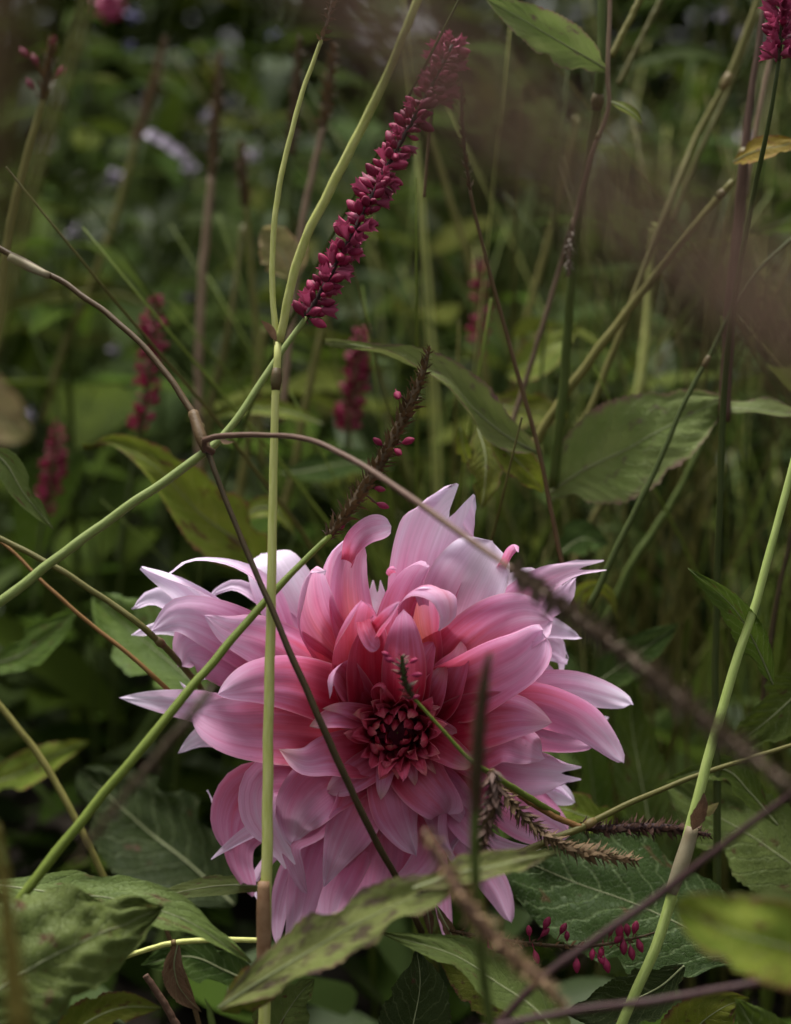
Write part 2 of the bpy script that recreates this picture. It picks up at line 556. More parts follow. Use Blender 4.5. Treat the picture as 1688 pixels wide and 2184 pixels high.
def wobble(P, rad, amp, seed):
    out = []
    for i, p in enumerate(P):
        k = i * 0.35 + seed * 7.1
        out.append(p + Vector((noise.noise(Vector((k, 0, seed))), noise.noise(Vector((k, 5, seed))), noise.noise(Vector((k, 9, seed))))) * rad[i] * amp)
    return out


_seed = [0]


def add_stem(root, pts, mat, name='stem', n=40, nodes=(), sides=10):
    _seed[0] += 1
    P, W = stem_pts(pts, n)
    P = wobble(P, W, 0.28, _seed[0])
    W = [w * (1 + 0.07 * noise.noise(Vector((i * 0.5, _seed[0], 0)))) for i, w in enumerate(W)]
    V, F, U = tube(P, W, sides)
    o = part(name, mesh(name, V, F, M[mat], U), root)
    for t in nodes:
        i = min(n - 3, max(2, int(t * (n - 1))))
        Q = [P[i - 1].lerp(P[i], .4), P[i - 1].lerp(P[i], .8), P[i], P[i].lerp(P[i + 1], .25), P[i].lerp(P[i + 1], .6)]
        V, F, U = tube(Q, [W[i] * k for k in (1.04, 1.3, 1.42, 1.3, 1.03)], sides)
        part('joint', mesh('joint', V, F, M['node'], U), root)
    return o, P, W


def root_of(pts):
    p = pts[0]
    return at(p[0], p[1], p[2])


def spike(root, pts, kind, n, size, rach='st_dkbrown', spread=1.0, joined=False, seed=0, tilt=0.9, skip=0.0, mat=None, open_=0.35):
    """Flower or seed spike along pts (x, y, d, width of the rachis). size = length of one bud or bract in metres."""
    rnd = random.Random(seed + 11)
    P, W = stem_pts(pts, 40)
    V, F, U = tube(P, W, 8)
    part('spike_axis', mesh('spike_axis', V, F, M[rach], U), root)
    T, Ns = frames(P, FWD)
    JV, JF = [], []
    ga = 2.39996
    for k in range(n):
        t = (k + 0.5) / n
        f = t * 38.999
        i = int(f)
        pos = P[i].lerp(P[i + 1], f - i)
        a = k * ga + rnd.uniform(-.4, .4)
        if rnd.random() < skip:
            continue
        out = Ns[i] * math.cos(a) + T[i].cross(Ns[i]) * math.sin(a)
        d = (out * spread + T[i] * tilt * rnd.uniform(.4, 1.2) + Vector((rnd.uniform(-1, 1), rnd.uniform(-1, 1), rnd.uniform(-1, 1))) * (.5 if kind == 'bud' else .25)).normalized()
        L = size * rnd.uniform(.55, 1.25) * (1.0 - 0.45 * max(0, t - .75) / .25)
        if kind == 'bud':
            data = FLORET if rnd.random() < open_ else BUD
            sc = (L, L, L)
            nm = 'floret' if data is FLORET else 'bud'
            pos2 = pos + out * (W[i] * .8 + size * .12)
        else:
            data = BRACT[mat or 'bract']
            sc = (L * rnd.uniform(.8, 1.5), L, L)
            nm = 'bract'
            pos2 = pos + out * W[i] * .8
        mt = place_mat(pos2, d, out, sc)
        if joined:
            b = len(JV)
            JV += [mt @ v.co for v in data.vertices]
            JF += [tuple(b + q for q in p.vertices) for p in data.polygons]
        else:
            part(nm, data, root, mt)
    if joined and JV:
        mm = mesh('florets', JV, JF, M['bud_bg'] if kind == 'bud' else M[mat or 'bract'])
        part('florets' if kind == 'bud' else 'bracts', mm, root, kind='stuff')
    return P, W


def leaf_part(root, pts, hw, mat, face=(0, 0.3, 1), name='leaf', rib='midrib', ribw=1.0, n=30, nu=56, nv=17, **kw):
    P, _ = smooth([at(p[0], p[1], p[2]) for p in pts], n)
    F = RGT * face[0] + UPV * face[1] - FWD * face[2]
    dm = sum(p[2] for p in pts) / len(pts)
    kw.setdefault('m', 0.42); kw.setdefault('base', 0.08); kw.setdefault('p', 0.9)
    kw.setdefault('serr', 0.10); kw.setdefault('nserr', 26); kw.setdefault('ripple', 0.16); kw.setdefault('quilt', 0.06); kw.setdefault('ragged', 0.8)
    if nu < 20:
        kw['quilt'] = 0
        kw['ragged'] = 0; kw.setdefault('rfreq', 2.2)
    _seed[0] += 1
    h = hw * px(dm)
    V, Fc, U = sheet(P, h, F, seed=_seed[0], nu=nu, nv=nv, **kw)
    o = part(name, mesh(name, V, Fc, M[mat], U), root)
    if rib:
        c = nv // 2
        Q = [V[i * nv + c] for i in range(nu)]
        r0 = max(0.00035, h * 0.022) * ribw
        Vt, Ft, Ut = tube(Q, [r0 * (1.1 - 0.95 * i / (nu - 1)) for i in range(nu)], 6)
        part('midrib', mesh('midrib', Vt, Ft, M[rib], Ut), o)
    return o
#PART2
# ------------------------------------------------------------------ ground
def ground():
    V, F = [], []
    n = 60
    for i in range(n + 1):
        for j in range(n + 1):
            x, y = (i / n - .5) * 30, -6 + j / n * 30
            near = math.exp(-((x / 4) ** 2 + ((y - 1) / 4) ** 2))
            V.append((x, y, 0.04 * near * noise.noise(Vector((x * 3, y * 3, 0))) + 0.03 * noise.noise(Vector((x * .6, y * .6, 2)))))
    for i in range(n):
        for j in range(n):
            a = i * (n + 1) + j
            F.append((a, a + n + 1, a + n + 2, a + 1))
    o = bpy.data.objects.new('ground', mesh('ground', V, F, M['soil']))
    COL.objects.link(o)
    o['kind'] = 'structure'
    o['label'] = 'dark bare soil under the flower bed'


ground()

# ------------------------------------------------------------------ the bed behind: leafy plants and undergrowth
BG = {}


def bg_leaf(name, L, w, mat, bend, fold, serr, seed, nu=9, nv=5):
    P = [Vector((0, L * t, L * (0.15 * t - bend * t * t))) for t in [i / 11 for i in range(12)]]
    V, F, U = sheet(P, w, Vector((0, 0, 1)), m=.38, base=.12, p=.9, kap=lambda u: fold, nu=nu, nv=nv, serr=serr, nserr=7, ripple=.15, seed=seed)
    return mesh(name, V, F, M[mat], U)


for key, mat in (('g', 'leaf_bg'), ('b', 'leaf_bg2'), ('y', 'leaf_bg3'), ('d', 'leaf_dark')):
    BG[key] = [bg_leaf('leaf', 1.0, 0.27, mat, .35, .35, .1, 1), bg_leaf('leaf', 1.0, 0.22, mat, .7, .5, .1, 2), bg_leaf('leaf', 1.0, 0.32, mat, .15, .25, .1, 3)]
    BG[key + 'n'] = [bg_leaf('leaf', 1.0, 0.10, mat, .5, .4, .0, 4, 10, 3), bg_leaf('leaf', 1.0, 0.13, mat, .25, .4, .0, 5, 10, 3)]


def leafy_plant(x, y, h, key, leaflen, pairs, label, group, seed, z0=0.0, stem='st_dkgreen', lean=0.15):
    rnd = random.Random(seed)
    r = thing('leafy_plant', label, 'plant', (x, y, z0), group)
    lx, ly = rnd.uniform(-lean, lean) * h, rnd.uniform(-lean, lean) * h
    P, _ = smooth([Vector((x, y, z0)), Vector((x + lx * .3, y + ly * .3, z0 + h * .5)), Vector((x + lx, y + ly, z0 + h))], 14)
    V, F, U = tube(P, [0.0032 * (1.1 - .7 * i / 13) for i in range(14)], 6)
    part('stem', mesh('stem', V, F, M[stem], U), r)
    for k in range(pairs):
        t = 0.18 + 0.82 * k / (pairs - 1)
        f = t * 12.999
        i = int(f)
        p = P[i].lerp(P[i + 1], f - i)
        a0 = k * 1.57 + rnd.uniform(-.4, .4)
        for s in (0, math.pi):
            a = a0 + s
            d = Vector((math.cos(a), math.sin(a), rnd.uniform(-.15, .55)))
            L = leaflen * rnd.uniform(.7, 1.25) * (1 - 0.45 * max(0, t - .7) / .3)
            z = d.normalized()
            upv = Vector((rnd.uniform(-.3, .3), rnd.uniform(-.3, .3), 1))
            side = z.cross(upv).normalized()
            nrm = side.cross(z)
            mt = Matrix.Translation(p) @ Matrix((side, z, nrm)).transposed().to_4x4() @ Matrix.Diagonal((L, L, L, 1))
            part('leaf', rnd.choice(BG[key]), r, mt)
    return r


def scatter(name, label, n, box, keys, size, seed, upright=0.3, hfun=None):
    """Ground cover nobody could count: many small leaves joined into one object."""
    rnd = random.Random(seed)
    for key in keys:
        JV, JF, JU = [], [], []
        for _ in range(n):
            x = rnd.uniform(box[0], box[1]); y = rnd.uniform(box[2], box[3])
            zmax = hfun(x, y) if hfun else box[5]
            z = rnd.uniform(box[4], zmax)
            a = rnd.uniform(0, 6.283)
            d = Vector((math.cos(a), math.sin(a), rnd.uniform(-.3, upright * 3))).normalized()
            upv = Vector((rnd.uniform(-.5, .5), rnd.uniform(-.5, .5), 1))
            side = d.cross(upv).normalized()
            nrm = side.cross(d)
            L = size * rnd.uniform(.6, 1.3)
            mt = Matrix.Translation((x, y, z)) @ Matrix((side, d, nrm)).transposed().to_4x4() @ Matrix.Diagonal((L, L, L, 1))
            src = rnd.choice(BG[key])
            b = len(JV)
            JV += [mt @ v.co for v in src.vertices]
            JF += [tuple(b + q for q in p.vertices) for p in src.polygons]
        m = mesh(name, JV, JF, src.materials[0], [(0.5, 0.5)] * len(JV))
        m2 = m
        o = bpy.data.objects.new(name, m2)
        COL.objects.link(o)
        o['kind'] = 'stuff'
        o['label'] = label


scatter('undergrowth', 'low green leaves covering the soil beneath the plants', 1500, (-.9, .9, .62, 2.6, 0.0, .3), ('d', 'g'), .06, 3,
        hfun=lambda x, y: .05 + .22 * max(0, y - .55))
def grass(label, n, box, seed, mat, hmin, hmax):
    rnd = random.Random(seed)
    JV, JF, JU = [], [], []
    for _ in range(n):
        x, y = rnd.uniform(box[0], box[1]), rnd.uniform(box[2], box[3])
        h = rnd.uniform(hmin, hmax)
        a = rnd.uniform(0, 6.283)
        l = rnd.uniform(.05, .5) * h
        P, _ = smooth([Vector((x, y, 0)), Vector((x + l * .25 * math.cos(a), y + l * .25 * math.sin(a), h * .55)), Vector((x + l * math.cos(a), y + l * math.sin(a), h))], 9)
        w = rnd.uniform(.0007, .0019)
        V, F, U = tube(P, [w * (1 - .75 * i / 8) for i in range(9)], 4)
        b = len(JV)
        JV += V
        JF += [tuple(b + q for q in f) for f in F]
        JU += U
    o = bpy.data.objects.new('grass', mesh('grass', JV, JF, M[mat], JU))
    COL.objects.link(o)
    o['kind'] = 'stuff'
    o['label'] = label


grass('thin green stalks standing crowded behind the dahlia', 220, (.02, .75, .78, 1.9), 31, 'st_olive', .25, .62)
grass('darker thin stalks among the green ones', 280, (-.35, .75, .74, 2.0), 32, 'st_dkgreen', .2, .6)
grass('pale thin stalks scattered among the green ones', 60, (.0, .75, .80, 1.7), 33, 'st_pale', .25, .6)
grass('fine pale stalks right behind the flower head', 110, (.0, .42, .68, 1.0), 34, 'st_olive', .22, .50)
grass('fine dark green stalks right behind the flower head', 90, (-.02, .42, .69, 1.0), 35, 'st_green', .18, .46)
scatter('undergrowth', 'small yellow green leaves hanging among the stalks behind the dahlia', 26, (-.04, .45, .82, 1.15, .05, .36), ('y', 'yn', 'gn', 'dn'), .06, 10, upright=.5)
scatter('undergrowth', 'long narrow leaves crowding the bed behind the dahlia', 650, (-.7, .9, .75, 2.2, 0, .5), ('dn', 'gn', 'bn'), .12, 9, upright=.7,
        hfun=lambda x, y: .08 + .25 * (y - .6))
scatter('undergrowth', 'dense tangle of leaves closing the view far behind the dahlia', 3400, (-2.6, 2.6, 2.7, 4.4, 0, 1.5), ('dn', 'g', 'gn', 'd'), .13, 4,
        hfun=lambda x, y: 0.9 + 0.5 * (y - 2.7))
scatter('undergrowth', 'unseen leaves added behind the viewpoint to dim light from the front', 900, (-2.4, 2.4, -2.6, -.6, 0, .8), ('d', 'g'), .13, 5)  # added out of view: keeps low frontal sky light off the flower
scatter('undergrowth', 'unseen tall leaves added beyond the frame at either side against low light', 900, (-2.4, -.75, -.5, 2.6, 0, 1.1), ('d', 'g'), .12, 6)  # unseen leaves put in to block low light from this side
scatter('undergrowth', 'unseen tall leaves added beyond the frame at the other side against low light', 900, (.75, 2.4, -.5, 2.6, 0, 1.1), ('d', 'g'), .12, 7)  # matching added bank out of frame, cuts sideways sky light

scatter('undergrowth', 'tall dark leaves standing behind everything at the end of the bed', 1900, (-3.6, 3.6, 4.4, 6.0, 0, 2.4), ('d', 'dn', 'g'), .19, 8)

prnd = random.Random(21)
names_l = ['bushy mint green plant of small leaves behind the crimson spikes']
k = 0
for row, (y0, h0, cnt, span) in enumerate(((0.98, .36, 9, .34), (1.25, .50, 11, .44), (1.6, .66, 12, .54), (2.0, .80, 13, .68), (2.5, 1.0, 14, .85))):
    for c in range(cnt):
        x = -span + 2 * span * (c + .5) / cnt + prnd.uniform(-.03, .03)
        y = y0 + prnd.uniform(-.12, .12)
        left = x < 0.06 * y
        h = h0 * prnd.uniform(.8, 1.12) * (1.0 if left else .9)
        dist = ('just behind the dahlia', 'a little way behind the dahlia', 'in the middle of the bed', 'far back in the bed', 'at the end of the bed')[row]
        if left:
            key = prnd.choice(['g', 'g', 'b', 'y', 'gn', 'd'])
            word = dict(g='mid green', b='grey green', y='yellowish', gn='narrow green', d='dark green')[key]
            leafy_plant(x, y, h, key, prnd.choice([.05, .07, .09]) * (1.3 if key == 'gn' else 1), 9, 'plant with paired %s leaves %s, left side' % (word, dist), 'leafy plants with small leaves', 100 + k)
        else:
            key = prnd.choice(['bn', 'gn', 'bn', 'g', 'dn'])
            word = dict(g='broad mid green', bn='narrow grey green', gn='narrow mid green', dn='narrow dark green')[key]
            leafy_plant(x, y, h, key, .11, 8, 'plant with long %s leaves %s, right side' % (word, dist), 'leafy plants with narrow leaves', 100 + k)
        k += 1
#PART3
# ------------------------------------------------------------------ the dahlia
CX, CY = 848, 1558
FC = at(CX, CY, D0 + 0.030)
dahlia = thing('dahlia', 'large pink dinnerplate dahlia with crimson heart and curling pale petal tips', 'dahlia', FC)


def pv(x, y, z):                         # point of the flower; z in millimetres towards the viewer
    return at(x, y, D0 - z / 1000.0)


_pk = [0]


def petal(pts, hw, layer='m', tone=0.0, reach=1.0, k=(0.9, 0.6, 0.3), tw=(0, 0), f=None, m=0.58, p=0.62, base=0.22,
          salmon=0.0, cream=0.0, ripple=0.09, notch=0.0, nn=3, ridge=0.035, bz=None, br=22, raw=False, wave=0.04, nu=30, nv=15, skew=0.0, nw=2.0):
    _pk[0] += 1
    x0, y0, z0 = pts[0]
    dx, dy = x0 - CX, y0 - CY
    L = math.hypot(dx, dy) or 1
    if bz is None:
        bz = {'b': -24, 'm': -17, 'f': -10}[layer]
    if layer == 'm' and not raw:
        wave += .09
        nw = 2.6
        ripple += .04
        p += .02
    if layer == 'b' and not raw:
        wr = random.Random(_pk[0])
        wave += .09
        ripple += .05
        tw = (tw[0], tw[1] + wr.uniform(-28, 28))
        k = tuple(q * wr.uniform(.9, 1.5) for q in k)
    full = list(pts) if raw else [(CX + dx / L * br, CY + dy / L * br, bz)] + list(pts)
    P, _ = smooth([pv(*q) for q in full], 44)
    pr = random.Random(_pk[0] * 7 + 1)
    roll = (0, 0)
    if not raw and layer in 'bm':
        hw *= .97
        amp = .0032 if layer == 'b' else .0022
        off = (-FWD * pr.uniform(-1.2, 1.2) + RGT * pr.uniform(-.7, .7) + UPV * pr.uniform(-.7, .7)) * amp
        for i_ in range(44):
            t_ = max(0, (i_ / 43 - .6) / .4)
            P[i_] = P[i_] + off * t_ * t_
        roll = (pr.uniform(-1.0, 1.3), pr.uniform(-1.0, 1.3))
    elif not raw:
        roll = (pr.uniform(-.3, .7), pr.uniform(-.3, .7))
    if f is None:
        f = (-0.45 * dx / L, 0.45 * dy / L, 1.0)
    F = RGT * f[0] + UPV * f[1] - FWD * f[2]

    def kap(u):
        if u < .5:
            return k[0] + (k[1] - k[0]) * u * 2
        return k[1] + (k[2] - k[1]) * (u - .5) * 2
    V, Fc, U = sheet(P, hw * px(D0), F, m=m, base=base, p=p, kap=kap, twist=lambda u: R(tw[0] + (tw[1] - tw[0]) * u * u), nu=nu, nv=nv,
                     ripple=ripple, rfreq=1.5, seed=_pk[0], ridge=ridge, notch=notch, nnotch=nn, wave=wave, nwave=nw, skew=skew, roll=roll)
    o = part('petal', mesh('petal', V, Fc, M['petal'], U), dahlia)
    o['tone'] = float(tone); o['reach'] = float(reach) * (1.1 if reach > .5 else 1.0); o['salmon'] = float(salmon if salmon or layer != 'm' else .12); o['cream'] = float(cream)
    return o


# --- hidden fill behind: a ring of plain petals so no gap opens between the named ones
frnd = random.Random(5)
for i in range(20):
    a = 2 * math.pi * i / 20 + frnd.uniform(-.1, .1)
    r = frnd.uniform(215, 265)
    petal([(CX + math.cos(a) * r * .5, CY + math.sin(a) * r * .5, -20), (CX + math.cos(a) * r, CY + math.sin(a) * r * .85, -26)], 62, 'b',
          tone=.26, reach=.55, bz=-26, k=(.8, .5, .4))

# --- back row, upper left
petal([(560, 1400, -18), (420, 1270, -14), (345, 1232, -12), (299, 1221, -14)], 78, 'b', tone=.18, reach=.86, k=(.8, .7, 1.2), tw=(0, -25), p=.8)
petal([(560, 1420, -24), (420, 1325, -26), (340, 1283, -28), (281, 1310, -30)], 52, 'b', tone=.3, reach=.75, k=(.6, .4, .3))
petal([(690, 1400, -18), (610, 1265, -22), (572, 1195, -24), (545, 1172, -32)], 74, 'b', tone=.25, reach=.85, k=(.8, .4, .2), m=.7, p=.45)
petal([(640, 1390, -14), (575, 1270, -10), (500, 1212, -8), (410, 1196, -8), (356, 1226, -10)], 40, 'b', tone=.22, reach=.85, k=(.8, .5, .4), tw=(20, 62), f=(.2, .6, .8))
petal([(590, 1425, -22), (480, 1365, -26), (360, 1333, -28), (271, 1349, -30)], 32, 'b', tone=.3, reach=.75, k=(.7, .6, .4))
petal([(600, 1410, -12), (460, 1330, -4), (380, 1308, -2), (314, 1338, -8)], 66, 'm', tone=.10, reach=.80, k=(.9, .6, .5), p=.75)
petal([(600, 1440, -14), (470, 1385, -10), (400, 1380, -12), (378, 1430, -18)], 82, 'm', tone=.20, reach=.60, k=(.9, .5, .3), p=.5)
petal([(690, 1440, -4), (570, 1370, 4), (490, 1340, 6), (444, 1303, 2)], 62, 'm', tone=.05, reach=.80, k=(1.0, .7, .5), p=.8)
# left
petal([(560, 1535, -20), (430, 1505, -22), (340, 1494, -22), (264, 1491, -24)], 46, 'b', tone=.26, reach=.70, k=(.8, .6, .8), p=.8)
petal([(560, 1555, -24), (470, 1560, -26), (420, 1570, -28), (372, 1595, -30)], 50, 'b', tone=.28, reach=.65, k=(.7, .5, .4), p=.8)
petal([(700, 1560, -4), (590, 1550, 5), (500, 1548, 4), (417, 1528, -2)], 84, 'm', tone=.08, reach=.68, k=(1.0, .7, .5), p=.6, m=.56)
petal([(745, 1500, 2), (650, 1458, 12), (560, 1452, 13), (466, 1480, 6)], 72, 'f', tone=.0, reach=.82, k=(1.0, .9, .8), p=.75, m=.5, tw=(0, 8))

# --- top
petal([(740, 1420, -6), (668, 1325, 2), (655, 1250, 8), (672, 1205, 14), (700, 1214, 18)], 64, 'm', tone=.12, reach=.72, k=(.9, .9, 1.4), salmon=.5, p=.55, tw=(0, 25))
petal([(790, 1420, -8), (752, 1320, -2), (742, 1240, 2), (750, 1180, 4), (770, 1150, 6)], 62, 'm', tone=.20, reach=.55, k=(.8, 1.3, 1.7), salmon=.7, p=.35, m=.4, base=.5)
petal([(748, 1200, 4), (762, 1160, 8), (790, 1134, 10), (835, 1122, 10)], 34, 'm', raw=True, tone=.45, reach=.42, k=(1.5, 1.0, .5), base=.7, p=.4, m=.7, f=(.2, .8, .6))
petal([(740, 1400, -10), (712, 1310, -6), (706, 1240, -3), (714, 1190, 0), (738, 1158, 2)], 50, 'm', tone=.22, reach=.6, k=(.7, .9, 1.3), salmon=.4, p=.5, m=.45, base=.4)
petal([(885, 1380, -14), (905, 1270, -10), (930, 1170, -8), (955, 1100, -6), (985, 1042, -4)], 100, 'b', tone=.14, reach=.78, k=(1.0, .7, .35), notch=.13, nn=2, m=.86, p=.30, base=.25, tw=(0, -14), skew=-.05)
petal([(950, 1370, -12), (985, 1270, -4), (1020, 1205, 0), (1052, 1150, -2)], 88, 'm', tone=.26, reach=.80, k=(.9, .6, .3), p=.30, m=.74, salmon=.3)
petal([(1060, 1225, -3), (1078, 1195, 0), (1090, 1172, 4), (1104, 1163, 8), (1106, 1178, 11)], 15, 'm', raw=True, tone=.5, reach=.3, k=(1.6, 1.6, 1.2), base=.9)
petal([(835, 1420, 0), (838, 1330, 6), (855, 1265, 12), (882, 1215, 18), (908, 1196, 24), (914, 1210, 27)], 52, 'f', tone=.14, reach=.62, k=(.9, 1.3, 1.6), p=.5, m=.5)
petal([(838, 1222, 22), (832, 1214, 25), (838, 1207, 27), (846, 1215, 28)], 13, 'f', raw=True, tone=.5, reach=.2, k=(1.2, 1.2, 1.2), base=.8, nu=10, nv=9)
petal([(905, 1420, 0), (893, 1330, 8), (890, 1275, 15), (918, 1248, 25), (955, 1268, 31), (962, 1318, 31), (935, 1344, 29)], 50, 'f', tone=.22, reach=.62, k=(.8, .7, .5), salmon=.9, p=.5, m=.6, tw=(0, 0), f=(.3, .0, 1))
petal([(905, 1290, 18), (900, 1262, 24), (905, 1252, 28), (924, 1256, 31)], 16, 'f', raw=True, tone=.75, reach=.3, k=(.8, .8, .6), base=.7, nu=10, nv=9)
petal([(940, 1460, -6), (985, 1400, -2), (1060, 1340, 0), (1120, 1300, 0)], 40, 'b', tone=.2, reach=.6, salmon=.8)

# --- right, upper
petal([(1000, 1390, -16), (1110, 1285, -12), (1190, 1222, -12), (1283, 1194, -14)], 52, 'b', tone=.24, reach=.66, k=(.9, .9, .7), p=.7, notch=.10, nn=2, m=.6, salmon=.5)
petal([(1000, 1370, -20), (1075, 1270, -18), (1110, 1225, -18), (1140, 1205, -20)], 54, 'b', tone=.3, reach=.75, k=(.8, .5, .3), ridge=.03)
petal([(1020, 1400, -20), (1120, 1310, -18), (1195, 1282, -20), (1224, 1243, -24)], 46, 'b', tone=.3, reach=.6, k=(.8, .5, .3))
petal([(950, 1450, -2), (1030, 1372, 6), (1110, 1325, 8), (1172, 1322, 2)], 84, 'm', tone=.06, reach=.72, k=(.9, .6, .4), p=.5, m=.62, salmon=.4)
petal([(950, 1480, 0), (1040, 1432, 10), (1110, 1398, 11), (1164, 1352, 6)], 92, 'm', tone=.08, reach=.70, k=(1.0, .7, .5), p=.45, m=.62)
petal([(1050, 1390, -22), (1150, 1340, -24), (1200, 1345, -26), (1235, 1354, -30)], 40, 'b', tone=.36, reach=.6, k=(.7, .4, .2), wave=.15)
petal([(1080, 1390, -24), (1170, 1365, -28), (1203, 1395, -32), (1194, 1460, -36)], 42, 'b', tone=.34, reach=.6, k=(.7, .4, .2), wave=.15, p=.9)
petal([(1050, 1440, -18), (1130, 1430, -22), (1160, 1445, -24), (1150, 1475, -26)], 40, 'b', tone=.34, reach=.5, k=(.7, .4, .2))
# right
petal([(1010, 1500, -14), (1130, 1470, -12), (1210, 1466, -12), (1275, 1482, -16), (1340, 1512, -22)], 42, 'b', tone=.22, reach=.75, k=(.9, .8, .3), p=.5, m=.6, wave=.14)
petal([(1000, 1530, -10), (1120, 1500, -6), (1215, 1525, -6), (1275, 1570, -10), (1328, 1632, -16)], 62, 'm', tone=.15, reach=.72, k=(1.0, .9, .6), p=.6, m=.55, wave=.1)
petal([(1020, 1560, -14), (1130, 1560, -16), (1200, 1575, -18), (1265, 1590, -22)], 66, 'b', tone=.16, reach=.6, k=(.8, .6, .4), p=.55)
petal([(1190, 1530, -26), (1250, 1545, -28), (1300, 1530, -28)], 16, 'b', raw=True, tone=.7, reach=.3, k=(.8, .6, .4))
petal([(950, 1555, 0), (1030, 1535, 7), (1100, 1528, 8), (1178, 1541, 4)], 66, 'f', tone=.02, reach=.72, k=(.9, .7, .6), p=.8, m=.5, cream=.3)
petal([(1000, 1600, -4), (1070, 1580, 2), (1120, 1595, 2), (1168, 1622, -4)], 52, 'm', tone=.15, reach=.65, k=(.9, .6, .4), p=.6)
petal([(1000, 1610, -14), (1090, 1640, -10), (1165, 1650, -10), (1248, 1662, -14)], 58, 'b', tone=.22, reach=.7, k=(.8, .5, .2), notch=.13, nn=2, m=.66, p=.5)
petal([(990, 1640, -20), (1070, 1690, -22), (1130, 1740, -26), (1212, 1792, -32)], 72, 'b', tone=.30, reach=.5, k=(.8, .5, .4), p=.55, m=.6)
petal([(1080, 1660, -26), (1160, 1680, -30), (1228, 1712, -34)], 30, 'b', raw=True, tone=.75, reach=.3, k=(.6, .4, .2))

# --- bottom
petal([(930, 1660, -8), (945, 1730, -6), (950, 1790, -8), (968, 1838, -10)], 46, 'b', tone=.2, reach=.66, k=(.9, 1.1, 1.4), tw=(0, 40))
petal([(960, 1660, -14), (985, 1740, -14), (1000, 1790, -16), (1030, 1830, -18)], 60, 'b', tone=.2, reach=.6, k=(.8, .6, .3), p=.5)
petal([(960, 1720, -10), (1010, 1780, -6), (1080, 1810, -6), (1162, 1812, -10)], 34, 'm', tone=.28, reach=.66, k=(.9, .8, .7), p=.8, bz=-20)
petal([(960, 1740, -22), (1025, 1840, -22), (1060, 1900, -24), (1076, 1962, -28)], 48, 'b', tone=.36, reach=.5, k=(.8, .5, .4), p=.6)
petal([(900, 1720, -16), (915, 1800, -14), (885, 1860, -12), (826, 1908, -12)], 42, 'b', tone=.34, reach=.5, k=(.9, .8, .6), tw=(0, 30))
petal([(920, 1780, -26), (938, 1890, -28), (950, 1960, -30), (966, 2030, -32)], 30, 'b', tone=.42, reach=.4, k=(.8, .6, .5))
petal([(760, 1730, -22), (715, 1830, -24), (690, 1900, -26), (680, 1990, -30)], 80, 'b', tone=.36, reach=.45, k=(.7, .4, .3), p=.6)
petal([(810, 1730, -22), (800, 1830, -22), (790, 1890, -24), (770, 1960, -28)], 88, 'b', tone=.34, reach=.42, k=(.7, .4, .3), p=.6)
petal([(870, 1740, -22), (880, 1820, -24), (870, 1880, -26)], 70, 'b', tone=.32, reach=.42, k=(.7, .4, .3), p=.6)
petal([(690, 1740, -20), (620, 1860, -20), (594, 1940, -22), (588, 2010, -26)], 32, 'b', tone=.36, reach=.5, k=(.8, .7, .5))
petal([(700, 1760, -18), (655, 1870, -16), (635, 1950, -18), (606, 2022, -22)], 50, 'b', tone=.34, reach=.52, k=(.9, .6, .5), p=.7)
petal([(690, 1750, -12), (622, 1800, -8), (630, 1850, -6), (655, 1906, -10)], 34, 'm', tone=.36, reach=.5, k=(.8, .8, 1.0), tw=(0, 40))
petal([(640, 1700, -18), (530, 1770, -20), (515, 1830, -22), (552, 1908, -26)], 46, 'b', tone=.28, reach=.45, k=(.8, .5, .3))
petal([(645, 1670, -16), (532, 1680, -14), (494, 1735, -14), (502, 1800, -18)], 62, 'b', tone=.20, reach=.5, k=(.9, .6, .4), p=.5)
petal([(620, 1720, -14), (555, 1762, -12), (505, 1790, -12), (446, 1828, -14)], 24, 'b', tone=.36, reach=.6, k=(1.0, 1.2, 1.0), tw=(0, 30), p=.9)
petal([(690, 1650, -6), (570, 1660, 2), (550, 1730, 4), (585, 1790, 2), (618, 1838, -4)], 50, 'm', tone=.22, reach=.70, k=(.9, .7, .5), notch=.08, nn=2, p=.6, m=.5, tw=(0, 25))
petal([(745, 1640, 0), (680, 1680, 6), (635, 1735, 6), (618, 1798, 0)], 78, 'm', tone=.20, reach=.62, k=(1.0, .7, .5), p=.65, m=.5)
petal([(800, 1650, 0), (760, 1730, 6), (728, 1800, 4), (698, 1888, -2)], 64, 'm', tone=.21, reach=.62, k=(.9, .6, .5), p=.9, m=.5)
petal([(835, 1650, 2), (838, 1710, 8), (858, 1765, 6), (893, 1826, 0)], 58, 'm', tone=.16, reach=.64, k=(.9, .6, .5), p=.9, m=.48)
petal([(885, 1640, 4), (915, 1680, 8), (942, 1712, 6), (955, 1744, 0)], 66, 'm', tone=.06, reach=.66, k=(.9, .6, .5), p=.5, m=.5)
petal([(915, 1640, -6), (965, 1690, -4), (985, 1720, -6), (998, 1770, -12)], 44, 'b', tone=.2, reach=.6, k=(.9, .6, .5))
petal([(760, 1608, 6), (700, 1612, 13), (650, 1622, 14), (596, 1598, 10)], 62, 'f', tone=.02, reach=.80, k=(1.0, .8, .7), p=1.0, m=.42, cream=.6)
petal([(800, 1625, 6), (765, 1650, 10), (735, 1670, 10), (697, 1690, 6)], 40, 'f', tone=.05, reach=.70, k=(.9, .8, .6), p=.75, cream=.4)

